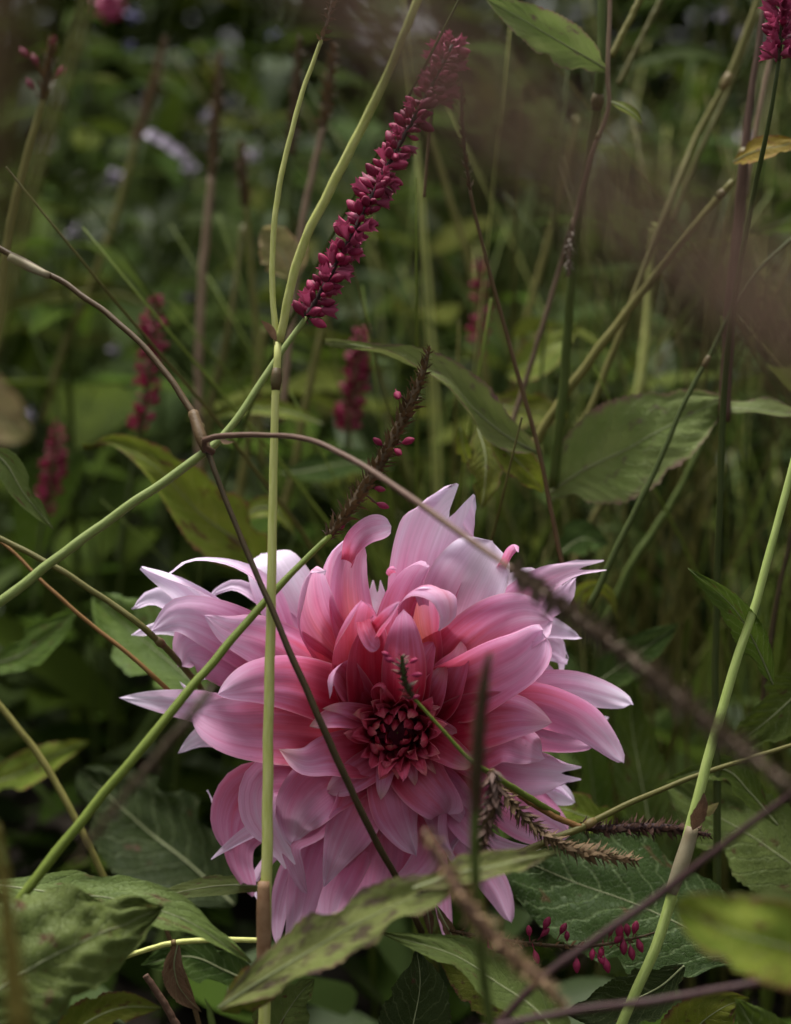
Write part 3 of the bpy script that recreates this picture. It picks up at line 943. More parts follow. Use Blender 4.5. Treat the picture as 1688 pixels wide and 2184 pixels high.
# --- inner ring
petal([(775, 1490, 0), (752, 1410, 8), (752, 1330, 17), (772, 1281, 29)], 82, 'f', tone=.14, reach=.50, k=(.8, 1.0, 1.25), p=.42, m=.6, base=.4, f=(.25, -.1, 1), salmon=.2)
petal([(785, 1490, 6), (778, 1425, 14), (780, 1355, 22), (796, 1312, 30)], 60, 'f', tone=.10, reach=.50, k=(.8, .9, .9), p=.45, m=.6, base=.4)
petal([(790, 1372, 26), (815, 1345, 32), (835, 1318, 36), (854, 1283, 40)], 30, 'f', raw=True, tone=.25, reach=.50, k=(1.1, 1.5, 1.2), f=(-.4, .6, .8), base=.75, p=.7, m=.4)
petal([(775, 1325, 32), (782, 1350, 34), (796, 1375, 34), (806, 1385, 32)], 18, 'f', raw=True, tone=.45, reach=.2, k=(.5, .7, .5), base=.8)
petal([(856, 1515, 6), (860, 1455, 18), (861, 1395, 27), (861, 1340, 30), (862, 1300, 26)], 52, 'f', tone=.08, reach=.58, k=(-.5, -.7, -.7), p=.5, m=.55, br=5)
petal([(775, 1500, 6), (742, 1455, 14), (722, 1430, 20), (700, 1448, 26), (703, 1490, 28)], 42, 'f', tone=.02, reach=.72, k=(.8, .7, .6), p=.55, m=.55, f=(.2, 0, 1))
petal([(815, 1510, 6), (803, 1480, 14), (800, 1462, 19), (815, 1455, 22), (826, 1470, 22), (815, 1484, 20)], 16, 'f', tone=.1, reach=.4, k=(.8, .8, .8), base=.6)
petal([(800, 1528, 6), (760, 1514, 13), (725, 1508, 16), (688, 1512, 16)], 24, 'f', tone=.04, reach=.62, k=(.9, .9, .7), cream=.7, p=.8)
petal([(790, 1545, 6), (745, 1535, 12), (705, 1535, 15), (660, 1549, 14)], 40, 'f', tone=-.02, reach=.72, k=(1.2, 1.3, .9), cream=.7, p=.8, f=(.3, .4, 1))
petal([(905, 1500, 2), (925, 1470, 8), (940, 1440, 10), (947, 1416, 8)], 42, 'f', tone=.0, reach=.62, k=(.9, .7, .6), cream=.6, p=.85)
petal([(930, 1500, 0), (965, 1440, 7), (983, 1400, 8), (984, 1368, 6)], 52, 'f', tone=.02, reach=.66, k=(.9, .6, .6), cream=.5, p=.9)
petal([(895, 1450, -4), (935, 1390, 0), (985, 1350, 2), (1030, 1330, 2)], 62, 'm', tone=.05, reach=.55, k=(.9, .6, .5), salmon=.5)
petal([(900, 1520, 6), (915, 1512, 11), (928, 1508, 13), (940, 1508, 13)], 18, 'f', tone=.12, reach=.5, k=(.9, .9, .8), cream=.6)
petal([(830, 1615, 6), (822, 1640, 12), (817, 1672, 14), (813, 1707, 12)], 27, 'f', tone=.02, reach=.72, k=(1.3, 1.3, .9), cream=.6, p=.85)
petal([(868, 1615, 6), (876, 1635, 10), (882, 1655, 11), (886, 1676, 9)], 21, 'f', tone=.04, reach=.6, k=(1.0, .9, .7), cream=.8, p=.8)
petal([(895, 1600, 6), (910, 1618, 10), (920, 1634, 12), (930, 1651, 10)], 18, 'f', tone=-.02, reach=.6, k=(1.2, 1.1, .8), cream=.9, p=.85)
petal([(905, 1575, 4), (940, 1588, 10), (972, 1610, 11), (1004, 1634, 7)], 44, 'f', tone=-.04, reach=.62, k=(1.0, 1.0, .8), cream=.8, p=.6, m=.5)
petal([(905, 1545, 4), (930, 1545, 9), (950, 1552, 10), (975, 1562, 8)], 32, 'f', tone=-.02, reach=.6, k=(1.0, .9, .7), cream=.4)
petal([(880, 1500, 2), (890, 1440, 8), (905, 1400, 8), (925, 1370, 6)], 40, 'f', tone=.10, reach=.50, k=(.9, .8, .7))
petal([(800, 1480, -2), (775, 1420, 2), (770, 1390, 4), (780, 1360, 4)], 60, 'f', tone=.12, reach=.45, k=(.8, .7, .6))

# --- ragged narrow petals showing between the large ones at the rim
for pts, hw, kw in (
        ([(1040, 1330, -24), (1130, 1255, -26), (1190, 1252, -28), (1228, 1290, -32)], 26, dict(tw=(0, 50), p=.9)),
        ([(1060, 1430, -24), (1160, 1400, -28), (1215, 1420, -30), (1205, 1385, -34)], 20, dict(tw=(0, 40), p=.9)),
        ([(1050, 1470, -22), (1150, 1450, -24), (1240, 1500, -26), (1290, 1535, -30)], 22, dict(tw=(0, -40), p=.9)),
        ([(1040, 1640, -22), (1130, 1665, -24), (1190, 1675, -26), (1232, 1700, -30)], 24, dict(tw=(0, 35), p=.9)),
        ([(930, 1700, -18), (985, 1760, -18), (960, 1810, -16), (985, 1850, -16)], 22, dict(tw=(0, 60), p=.9)),
        ([(600, 1690, -22), (520, 1740, -26), (470, 1720, -28), (455, 1680, -32)], 22, dict(tw=(0, 50), p=.9)),
        ([(640, 1760, -24), (560, 1850, -26), (545, 1900, -28), (570, 1950, -32)], 24, dict(tw=(0, -40), p=.9)),
        ([(560, 1470, -24), (440, 1440, -28), (400, 1470, -30), (372, 1450, -34)], 26, dict(tw=(0, 40), p=.9)),
        ([(620, 1330, -22), (520, 1255, -24), (470, 1262, -26), (440, 1290, -28)], 26, dict(tw=(0, 60), p=.8)),
        ([(800, 1350, -20), (800, 1270, -22), (795, 1232, -24)], 40, dict(p=.4, m=.8, notch=.1, nn=2)),
        ([(720, 1360, -20), (690, 1260, -20), (668, 1240, -22)], 30, dict(p=.5, m=.7))):
    petal(pts, hw, 'b', tone=.42, reach=.55, k=(1.0, .9, .7), **kw)

# --- the crimson heart: small incurved florets round the eye
hrnd = random.Random(12)
NH = 54
for i in range(NH):
    a = i * 2.39996 + hrnd.uniform(-.22, .22)
    q = math.sqrt((i + 1.0) / NH)
    r = 10 + 84 * q
    ca, sa = math.cos(a), math.sin(a) * .9
    z = hrnd.uniform(.8, 1.25)
    if q < .66:
        g = (.95, 1.08, .80 * hrnd.uniform(.8, 1.2)); zz = (-5, (3 + 7 * q) * z, (7 + 7 * q) * z); w = 13 + 9 * q
    else:
        g = (.70, 1.0, 1.22 * hrnd.uniform(.9, 1.12)); zz = (-5, (5 + 5 * q) * z, (7 + 7 * q) * z); w = 21 + 10 * (q - .66)
    lean = hrnd.uniform(.3, 1.3) * (1 - .5 * q)
    petal([(CX + ca * r * k_ - 7 * lean * n_, CY + sa * r * k_ + 2 + 17 * lean * n_, z_) for k_, z_, n_ in zip(g, [z0_ + 6.5 for z0_ in zz], (0, .3, 1))],
          w * hrnd.uniform(.75, 1.35), 'f', raw=True, tone=.28, reach=.06 + .15 * q, k=(1.2, 1.2, 1.0), cream=hrnd.uniform(-.3, .6), p=.6, base=.5,
          f=(-ca, sa, .5), nu=14, nv=7, ripple=.28, ridge=0, m=.5, tw=(0, hrnd.uniform(-45, 45)))
V, F = lathe([(0, .012), (.004, .0115), (.005, .008), (.006, .003), (.0062, .0002)], 18)
rc = part('receptacle', mesh('receptacle', V, F, M['bud']), dahlia, place_mat(at(CX, CY, D0 + .011), -FWD, UPV, (1, 1, 1)))

# --- calyx and stalk behind
V, F = lathe([(0, .004), (.010, .013), (.018, .016), (.022, .012), (.024, .001)], 18)
ax = (FWD * 1.0 - UPV * 0.35).normalized()
mt = place_mat(at(CX, CY + 10, D0 + 0.062), -ax, UPV, (1, 1, 1))
part('calyx', mesh('calyx', V, F, M['st_green']), dahlia, mt)
cb = at(CX, CY + 10, D0 + 0.062)
P, _ = smooth([cb, cb + ax * .03 + Vector((0, 0, -.005)), cb + Vector((.01, .07, -.10)), Vector((cb.x + .015, cb.y + .075, 0.0))], 24)
V, F, U = tube(P, [.0035] * 24, 10)
part('stalk', mesh('stalk', V, F, M['st_green'], U), dahlia)
#PART4
# ------------------------------------------------------------------ stems close to the flower
def plant(name, label, cat, pts, mat, nodes=(), group=None, sname='stem'):
    r = thing(name, label, cat, root_of(pts), group)
    add_stem(r, pts, mat, name=sname, nodes=nodes)
    return r


# upright pale stem, forked above a joint
r = plant('forked_stem', 'pale green upright stem in front of the dahlia, forked above a joint', 'stem',
          [(560, 2330, .51, 30), (566, 2050, .512, 29), (571, 1700, .517, 27), (578, 1300, .522, 24), (585, 950, .527, 20), (592, 730, .530, 18)], 'st_pale', (0.985,))
add_stem(r, [(591, 735, .530, 16), (581, 600, .533, 15), (592, 420, .536, 14), (640, 215, .540, 12), (686, 85, .543, 10)], 'st_pale', 'branch')
add_stem(r, [(597, 728, .530, 20), (640, 540, .524, 22), (740, 335, .515, 23), (830, 150, .505, 20), (915, -60, .495, 20)], 'st_pale', 'branch')
spike(r, [(684, 92, .543, 8), (700, 40, .544, 7), (716, -30, .545, 6)], 'bract', 40, .0028, 'st_pink', mat='bract_lt', seed=2)
V, F, U = tube(*(lambda P: (P[0], [w for w in P[1]]))(stem_pts([(563, 2085, .511, 35), (563, 2000, .511, 36), (562, 1930, .511, 34), (563, 1880, .512, 28)], 14)), 10)
part('sheath', mesh('sheath', V, F, M['sheath'], U), r)
leaf_part(r, [(590, 728, .528), (575, 700, .524), (556, 683, .52)], 9, 'leaf_dry', rib=None, name='bract_leaf', serr=0, nu=12, nv=5)

# green stem of the spent spike, crossing the left petals
S2 = [(-60, 2060, .485, 26), (35, 1930, .49, 26), (160, 1768, .497, 25), (300, 1600, .505, 24), (430, 1440, .515, 22), (560, 1290, .527, 19), (640, 1205, .534, 16), (705, 1142, .540, 14)]
r = plant('spent_spike', 'spent brown spike with few pink buds, its green stem slanting over the left petals', 'flower spike', S2, 'st_green')
P, W = spike(r, [(700, 1146, .540, 18), (760, 1065, .545, 26), (820, 970, .549, 28), (875, 860, .553, 24), (900, 800, .555, 18), (916, 742, .556, 8)], 'bract', 290, .0036, 'st_brown', seed=3, tilt=1.5, mat='bract')
for (x, y, s, a) in ((846, 836, 5.4, (.6, -.9)), (816, 950, 4.6, (-.7, .5)), (858, 945, 5.2, (.6, .5)), (842, 958, 4.6, (.1, -.3)), (797, 1040, 4.2, (.8, .1)), (803, 1073, 4.6, (1, -.15)), (722, 1130, 4.0, (.4, .7))):
    b0 = at(x, y, .547)
    c0 = min(P, key=lambda q: (q - b0).length)
    dv = (b0 - c0).normalized()
    V, F, U = tube([c0, c0.lerp(b0, .5) + UPV * .0004, b0], [.0005, .0004, .0004], 6)
    part('pedicel', mesh('pedicel', V, F, M['st_mauve'], U), r)
    part('bud', BUD, r, place_mat(b0, (RGT * a[0] + UPV * a[1] - FWD * .3).normalized() + dv * .8, UPV, (s / 1000,) * 3))

# green stem with the crimson spike in focus
S3 = [(-80, 1335, .525, 26), (0, 1284, .526, 25), (200, 1132, .531, 24), (425, 974, .536, 22), (500, 900, .540, 19), (590, 765, .547, 16), (655, 675, .552, 13)]
r = plant('crimson_spike', 'sharp crimson flower spike full of buds on a green stem slanting up from the left', 'flower spike', S3, 'st_green2')
spike(r, [(650, 682, .552, 16), (703, 590, .553, 11), (788, 430, .556, 12), (857, 300, .558, 11), (905, 215, .560, 10), (965, 95, .562, 8)], 'bud', 230, .0056, seed=4, tilt=.45, rach='st_purple', skip=.05, open_=.3)

# brown stem with a joint; an arching side stem leaves it
S4 = [(-70, 480, .575, 15), (0, 530, .57, 15), (150, 612, .562, 14), (300, 732, .552, 15), (405, 870, .542, 17), (440, 945, .536, 19)]
r = plant('brown_stem', 'thin brown stem bending at a joint and running down over the dahlia', 'stem', S4, 'st_brown', (0.96,))
add_stem(r, [(440, 945, .536, 18), (458, 1005, .532, 13), (520, 1160, .525, 14), (575, 1288, .519, 15), (640, 1440, .514, 17), (720, 1620, .512, 18), (800, 1790, .515, 17), (850, 1880, .52, 16), (900, 1990, .53, 16)], 'st_dkbrown', 'lower_stem')
P, _w = stem_pts([(412, 880, .540, 26), (428, 930, .535, 30), (440, 962, .533, 20)], 10)
V, F, U = tube(P, _w, 10)
part('sheath', mesh('sheath', V, F, M['st_brown'], U), r)
V, F, U = tube(*stem_pts([(20, 548, .566, 21), (60, 568, .565, 24), (105, 588, .563, 17)], 8), 8)
part('papery_sheath', mesh('papery_sheath', V, F, M['sheath_pale'], U), r)
S5 = [(455, 965, .530, 17), (428, 945, .526, 16), (470, 930, .523, 15), (560, 928, .512, 13), (660, 938, .50, 13), (760, 985, .485, 15), (870, 1057, .465, 16), (1000, 1150, .44, 16), (1100, 1220, .42, 15)]
r = plant('arching_spike', 'mauve stem arching to a blurred grey brown spike over the right petals', 'flower spike', S5, 'st_mauve')
spike(r, [(1095, 1217, .421, 12), (1180, 1280, .405, 15), (1340, 1400, .385, 17), (1500, 1530, .365, 17), (1600, 1610, .352, 15), (1720, 1700, .338, 12)], 'bract', 330, .0038, 'st_pink', mat='bract_grey', seed=5, joined=True)
leaf_part(r, [(470, 938, .520), (485, 944, .518), (500, 942, .517)], 6, 'leaf_dry', rib=None, name='bract_leaf', serr=0, nu=8, nv=5)

# left edge
plant('flower_stem', 'olive stem entering low at the left and ending behind the left petals', 'stem',
      [(-80, 1105, .57, 14), (0, 1148, .57, 14), (110, 1205, .568, 15), (230, 1282, .566, 15), (310, 1342, .565, 16), (380, 1410, .575, 16), (470, 1520, .60, 15)], 'st_olive', (.66,))
plant('orange_stem', 'thin orange brown stem below the olive one at the left', 'stem',
      [(-60, 1110, .59, 8), (20, 1170, .588, 8), (90, 1240, .585, 9), (180, 1320, .582, 10), (280, 1400, .58, 11), (365, 1478, .582, 11), (470, 1580, .61, 11)], 'st_orange')
plant('flower_stem', 'pale straw coloured stem leaning behind the thick green one at lower left', 'stem',
      [(-60, 1440, .62, 16), (0, 1506, .62, 17), (90, 1622, .617, 18), (165, 1755, .612, 18), (225, 1880, .61, 17), (270, 2010, .61, 17)], 'st_olive')
r = thing('blurred_spike', 'dark blurred spike leaning over the lower left petals', 'flower spike', at(150, 1850, .37))
spike(r, [(150, 1850, .37, 8), (240, 1730, .375, 14), (330, 1620, .38, 20), (410, 1525, .385, 22), (455, 1462, .39, 16)], 'bract', 120, .0025, 'st_dkbrown', mat='bract_dk', seed=6, joined=True)
r = plant('yellow_stem', 'thick blurred yellow stem rising at the lower left corner', 'stem',
          [(70, 2330, .33, 60), (42, 2184, .33, 58), (20, 2000, .33, 44), (5, 1860, .33, 30), (-12, 1760, .33, 16)], 'st_yellow')

# small green spike across the heart, its stem running to the straw spikes
S10 = [(1190, 1738, .545, 14), (1120, 1696, .53, 16), (1050, 1652, .515, 14), (1000, 1618, .51, 10), (940, 1552, .508, 8), (880, 1486, .507, 8)]
r = plant('small_spike', 'small dark green spike with tiny pink buds, lying across the crimson heart of the dahlia', 'flower spike', S10, 'st_green')
spike(r, [(884, 1490, .507, 10), (868, 1465, .507, 13), (860, 1430, .507, 13), (858, 1398, .507, 8)], 'bract', 70, .0030, 'st_dkgreen', mat='bract_dk', seed=7, tilt=1.0)
for (x, y, s, a) in ((842, 1412, 3.6, (-.9, .4)), (874, 1414, 3.0, (.9, .5)), (878, 1440, 3.6, (.9, .1)), (834, 1402, 3.4, (-.8, .5)), (880, 1490, 2.6, (.9, .4))):
    part('bud', BUD, r, place_mat(at(x, y, .505), RGT * a[0] + UPV * a[1] - FWD * .3, UPV, (s / 1000,) * 3))

# ochre stem with its two spikes, right of the flower
r = plant('ochre_stem', 'ochre brown stem reaching level from under the dahlia, bearing dry spikes', 'stem',
          [(1000, 1880, .53, 18), (1070, 1835, .532, 18), (1150, 1803, .535, 18), (1240, 1765, .54, 17), (1340, 1715, .548, 14), (1500, 1650, .56, 12), (1690, 1590, .575, 11), (1780, 1560, .58, 10)], 'st_olive', (.31,))
add_stem(r, [(1240, 1765, .54, 16), (1180, 1740, .54, 15), (1110, 1698, .538, 14), (1060, 1660, .535, 11)], 'st_orange', 'side_stem')
r = thing('straw_spike', 'drooping straw brown spike of dry bracts beside the lower right petals', 'flower spike', at(1060, 1665, .53))
spike(r, [(1060, 1665, .53, 8), (1085, 1705, .53, 12), (1135, 1758, .53, 13), (1185, 1795, .53, 14), (1235, 1815, .532, 14), (1300, 1828, .535, 13), (1362, 1835, .538, 7)], 'bract', 250, .0038, 'st_brown', mat='bract_lt', seed=8, tilt=1.6)
r = thing('dark_brown_spike', 'dark red brown dry spike lying level above the large dark leaf', 'flower spike', at(1235, 1765, .545))
spike(r, [(1235, 1765, .545, 12), (1290, 1768, .545, 20), (1360, 1765, .546, 23), (1440, 1768, .547, 20), (1515, 1782, .548, 8)], 'bract', 260, .0030, 'st_purple', mat='bract_dk', seed=9, tilt=1.0)
r = thing('shaggy_spike', 'shaggy dark spike hanging behind the blurred upright stem', 'flower spike', at(1050, 1640, .50))
spike(r, [(1050, 1640, .50, 14), (1055, 1690, .50, 26), (1045, 1740, .50, 28), (1030, 1800, .50, 22), (1020, 1850, .50, 10)], 'bract', 150, .0042, 'st_brown', mat='bract_dk', seed=10, tilt=1.4)

# blurred stems nearer than the flower
r = plant('blurred_upright_spike', 'blurred dark spike on a green stem standing before the right lower petals', 'flower spike',
          [(1080, 2400, .40, 24), (1046, 2184, .40, 26), (1022, 1995, .40, 26), (1013, 1800, .40, 26), (1016, 1725, .40, 26)], 'st_dkgreen')
spike(r, [(1015, 1740, .40, 24), (1018, 1640, .40, 34), (1025, 1530, .40, 28), (1036, 1440, .40, 20), (1044, 1395, .40, 10)], 'bract', 170, .0022, 'st_dkbrown', mat='bract_dk', seed=11, tilt=1.4, joined=True)
r = thing('tan_spike', 'blurred tan spike leaning across the spotted leaf below the dahlia', 'flower spike', at(905, 1770, .39))
spike(r, [(905, 1770, .40, 14), (950, 1850, .395, 30), (1010, 1950, .39, 34), (1080, 2030, .39, 32), (1150, 2090, .39, 26), (1210, 2150, .39, 12)], 'bract', 200, .0030, 'st_mauve', mat='bract_lt', seed=12, joined=True)
plant('purple_stem', 'dark purple stem rising to the right across the large dark leaf', 'stem',
      [(990, 2260, .42, 20), (1070, 2178, .42, 20), (1160, 2085, .42, 20), (1300, 1985, .42, 21), (1420, 1900, .42, 19), (1560, 1790, .415, 17), (1690, 1692, .41, 16), (1790, 1610, .405, 16)], 'st_purple')
plant('low_purple_stem', 'dark purple stem lying nearly level along the bottom', 'stem',
      [(900, 2230, .41, 18), (1080, 2186, .41, 18), (1240, 2155, .41, 19), (1400, 2135, .41, 20), (1560, 2108, .405, 21), (1690, 2085, .40, 22), (1800, 2060, .395, 22)], 'st_purple')
r = plant('light_green_stem', 'light green upright stem at right with a papery brown collar', 'stem',
          [(1270, 2330, .535, 26), (1325, 2184, .535, 25), (1400, 2020, .535, 26), (1445, 1870, .537, 27), (1490, 1700, .54, 25), (1550, 1480, .545, 23), (1620, 1260, .55, 20), (1690, 1000, .555, 17), (1740, 830, .56, 15)], 'st_green2')
V, F, U = tube(*stem_pts([(1432, 1905, .536, 30), (1452, 1850, .536, 38), (1468, 1800, .537, 36), (1478, 1765, .537, 29)], 12), 10)
part('papery_sheath', mesh('papery_sheath', V, F, M['sheath_pale'], U), r)
leaf_part(r, [(1478, 1770, .535), (1490, 1740, .532), (1500, 1715, .53), (1502, 1690, .53)], 16, 'leaf_dry', rib=None, name='dry_sheath', serr=.2, nserr=5, nu=14, nv=7)
leaf_part(r, [(1500, 1740, .533), (1515, 1728, .53), (1534, 1712, .528)], 10, 'leaf_beige', rib=None, name='dry_sheath', serr=.2, nserr=5, nu=10, nv=5)
r = plant('rosy_spike', 'small rosy flower spike on a dark green stem at the top right corner', 'flower spike',
          [(1530, 1990, .60, 20), (1530, 1690, .60, 19), (1527, 1400, .60, 17), (1535, 1100, .595, 16), (1548, 800, .59, 15), (1580, 560, .58, 13), (1605, 430, .575, 13), (1640, 265, .565, 11), (1663, 125, .56, 9)], 'st_dkgreen')
spike(r, [(1662, 130, .56, 9), (1668, 60, .56, 10), (1676, -40, .56, 8)], 'bud', 60, .0058, seed=14, tilt=.6, open_=.7)

# stems a little behind
r = plant('red_brown_stem', 'thin red brown stem with a bare seed spike, curving down to the right petals', 'flower spike',
          [(1235, 1330, .60, 12), (1195, 1180, .60, 12), (1150, 962, .60, 11), (1100, 780, .60, 11), (1050, 600, .598, 10), (1012, 450, .596, 9), (1003, 400, .595, 9)], 'st_brown')
spike(r, [(1004, 405, .595, 9), (992, 320, .594, 9), (986, 230, .593, 8), (984, 170, .592, 6)], 'bract', 70, .0024, 'st_brown', mat='bract', seed=15, tilt=2.0)
r = plant('jointed_stem', 'dark upright stem with a swollen joint bearing a pink edged leaf', 'stem',
          [(1180, 1040, .66, 24), (1195, 900, .655, 24), (1212, 700, .65, 23), (1232, 480, .64, 22), (1262, 300, .63, 22), (1280, 170, .62, 26), (1284, 60, .62, 22), (1284, -80, .62, 20)], 'st_dkgreen', (.765,))
leaf_part(r, [(1300, 150, .612), (1235, 112, .606), (1150, 62, .600), (1085, 22, .598), (1032, -6, .60)], 50, 'leaf_pinkedge', face=(-.3, .2, 1), kap=lambda u: .7 - .3 * u, twist=lambda u: R(-30 + 25 * u), name='leaf', wave=.10)
leaf_part(r, [(1300, 215, .62), (1330, 228, .617), (1355, 245, .615), (1372, 268, .614)], 13, 'leaf_yellow', nu=14, nv=7)
r = plant('twisted_stem', 'pinkish twisting stem winding past the joint, ending in a withered spike', 'stem',
          [(1303, -60, .605, 10), (1300, 60, .606, 11), (1297, 150, .607, 12), (1297, 235, .61, 11), (1262, 330, .62, 11), (1238, 420, .63, 10), (1222, 490, .632, 9)], 'st_pink', (.62,))
spike(r, [(1224, 485, .632, 9), (1216, 530, .632, 12), (1213, 590, .632, 7)], 'bract', 60, .0026, 'st_pink', mat='bract_grey', seed=16, tilt=1.2)
plant('slanting_pink_stem', 'pinkish stem slanting from the withered spike down to the curled leaf', 'stem',
      [(1075, 960, .68, 14), (1110, 850, .68, 14), (1150, 720, .675, 13), (1195, 570, .67, 12), (1225, 465, .66, 11)], 'st_pink')
plant('olive_slant_stem', 'thick olive stem slanting up from the big leaf to the yellow leaf joint', 'stem',
      [(1120, 985, .66, 24), (1180, 880, .658, 24), (1262, 765, .655, 23), (1400, 585, .65, 20), (1500, 460, .645, 17), (1565, 385, .64, 16)], 'st_olive', (.97,))
plant('leaning_green_stem', 'green stem leaning beside the thick olive one', 'stem',
      [(1190, 1060, .68, 19), (1225, 950, .68, 19), (1290, 800, .68, 18), (1350, 640, .68, 16), (1420, 450, .69, 15), (1490, 285, .70, 16), (1560, 150, .70, 17), (1640, -60, .70, 17)], 'st_olive', (.80,))
r = plant('joint_with_leaf', 'brown stem joint at the right bearing an orange yellow leaf', 'stem',
          [(1545, 900, .64, 30), (1560, 650, .64, 30), (1575, 480, .638, 28), (1585, 370, .635, 26), (1606, 180, .635, 16), (1645, -60, .635, 15)], 'st_mauve', (.60,))
leaf_part(r, [(1565, 345, .628), (1600, 328, .62), (1640, 316, .615), (1720, 300, .61)], 34, 'leaf_orange', face=(0, .3, 1), kap=lambda u: .4)
plant('pink_brown_stem', 'slim pink brown stem close beside the rosy spike', 'stem',
      [(1590, 420, .66, 12), (1612, 280, .66, 12), (1645, 120, .66, 12), (1690, -60, .66, 12)], 'st_pink')
r = plant('dark_slant_stem', 'dark green stem crossing the big leaf towards the right petals', 'stem',
          [(1255, 1300, .61, 18), (1330, 1140, .612, 17), (1400, 1000, .614, 15), (1450, 880, .616, 13), (1508, 770, .618, 12), (1600, 600, .62, 10), (1720, 480, .62, 10)], 'st_dkgreen', (.62,))
for i, (lab, pts, mt) in enumerate((
        ('pale pink stem with a brown spike, fourth upright from the left edge', [(432, 1080, .85, 20), (424, 880, .85, 20), (430, 620, .85, 20), (452, 375, .85, 18)], 'st_pink'),
        ('pale olive stem with a sparse reddish spike at the upper left edge', [(-40, 900, .75, 24), (-5, 680, .75, 24), (20, 480, .75, 24), (60, 320, .75, 22), (90, 215, .75, 18)], 'st_olive'),
        ('olive stem with a brown spike, leaning over the leaves at upper left', [(90, 900, .95, 18), (140, 730, .95, 18), (195, 610, .95, 18), (250, 450, .95, 18), (290, 300, .95, 16)], 'st_olive'),
        ('slender green stem with a brown spike beside the pale pink one', [(560, 1000, .85, 18), (550, 800, .85, 16), (545, 680, .85, 15), (525, 440, .85, 14)], 'st_olive'),
        ('dark stem with a narrow brown spike left of the forked stem', [(600, 900, .82, 14), (608, 700, .82, 14), (618, 420, .82, 14), (622, 330, .82, 14)], 'st_dkgreen'),
        ('pinkish stem with a thin spike seen between the forks', [(600, 900, .75, 18), (640, 520, .75, 17), (660, 400, .75, 16), (690, 270, .75, 15)], 'st_pink'))):
    r = plant('faded_spike', lab, 'flower spike', pts, mt, group='faded spikes behind the forked stem')
    x, y, d, w = pts[-1]
    top = [[(452, 375), (460, 250), (470, 110)], [(90, 215), (100, 150), (112, 80)], [(290, 300), (325, 190), (352, 80)], [(525, 440), (518, 370), (516, 300)], [(622, 330), (630, 200), (642, 75)], [(690, 270), (703, 180), (716, 90)]][i]
    spike(r, [(a, b, d, ww) for (a, b), ww in zip(top, (20, 22, 10))], 'bract', 110, .0042, 'st_brown', mat='bract', seed=30 + i, tilt=1.3, joined=True)
    if i == 1:
        for (bx, by) in ((80, 140), (118, 165), (72, 190), (105, 105), (60, 120)):
            part('bud', BUD, r, place_mat(at(bx, by, d), RGT * (bx - 95) * .02 + UPV * .5, UPV, (.0065,) * 3))
for lab, pts, mt in (
        ('green stem behind the brown joint', [(420, 1100, .85, 20), (450, 870, .85, 20), (475, 760, .85, 19), (495, 660, .85, 16), (520, 480, .86, 14)], 'st_olive'),
        ('olive green stem just right of the pale upright one', [(600, 1100, .80, 20), (628, 1000, .80, 20), (655, 850, .80, 20), (695, 670, .80, 18), (730, 500, .80, 14)], 'st_olive'),
        ('green stem leaning behind the pale upright one', [(490, 1150, .84, 22), (510, 1060, .84, 22), (540, 880, .84, 20), (565, 700, .84, 18)], 'st_olive'),
        ('pale blurred stem right of the crimson spike', [(1050, 900, .88, 17), (1036, 800, .88, 17), (1008, 590, .88, 17), (965, 440, .88, 16), (922, 290, .88, 15), (890, 180, .88, 13)], 'st_olive'),
        ('yellow green stem left of the twisted pink one', [(1080, 900, .86, 20), (1110, 750, .86, 19), (1140, 620, .86, 17), (1190, 440, .86, 15), (1230, 250, .86, 13)], 'st_olive'),
        ('short pale stem behind the big leaf', [(1350, 900, .84, 18), (1368, 790, .84, 18), (1385, 630, .84, 16), (1395, 480, .84, 13)], 'st_pale'),
        ('green stem behind the dark slanting one', [(1290, 1330, .72, 20), (1350, 1200, .72, 20), (1430, 1080, .72, 18), (1500, 940, .72, 16), (1560, 780, .72, 14)], 'st_dkgreen'),
        ('olive stem low behind the right petals', [(1210, 1260, .75, 20), (1235, 1180, .75, 20), (1275, 1090, .75, 19), (1320, 1010, .75, 17)], 'st_olive'),
        ('dark stem right of the rosy spike stem', [(1620, 1560, .64, 16), (1640, 1400, .64, 15), (1662, 1260, .64, 14), (1700, 1100, .64, 12)], 'st_dkbrown'),
        ('thin stem at the right edge beside the yellow leaf', [(1430, 480, .74, 14), (1490, 330, .74, 14), (1545, 215, .74, 14), (1620, 20, .74, 14)], 'st_olive'),
        ('slim stem reaching up from the joint at upper right', [(1305, 120, .64, 18), (1345, 40, .64, 17), (1400, -70, .64, 16)], 'st_olive'),
        ('second slim stem beside the one from the joint', [(1320, 180, .70, 14), (1370, 80, .70, 14), (1430, -40, .70, 14)], 'st_olive')):
    plant('green_stem', lab, 'stem', pts, mt, group='thin stems behind the dahlia')

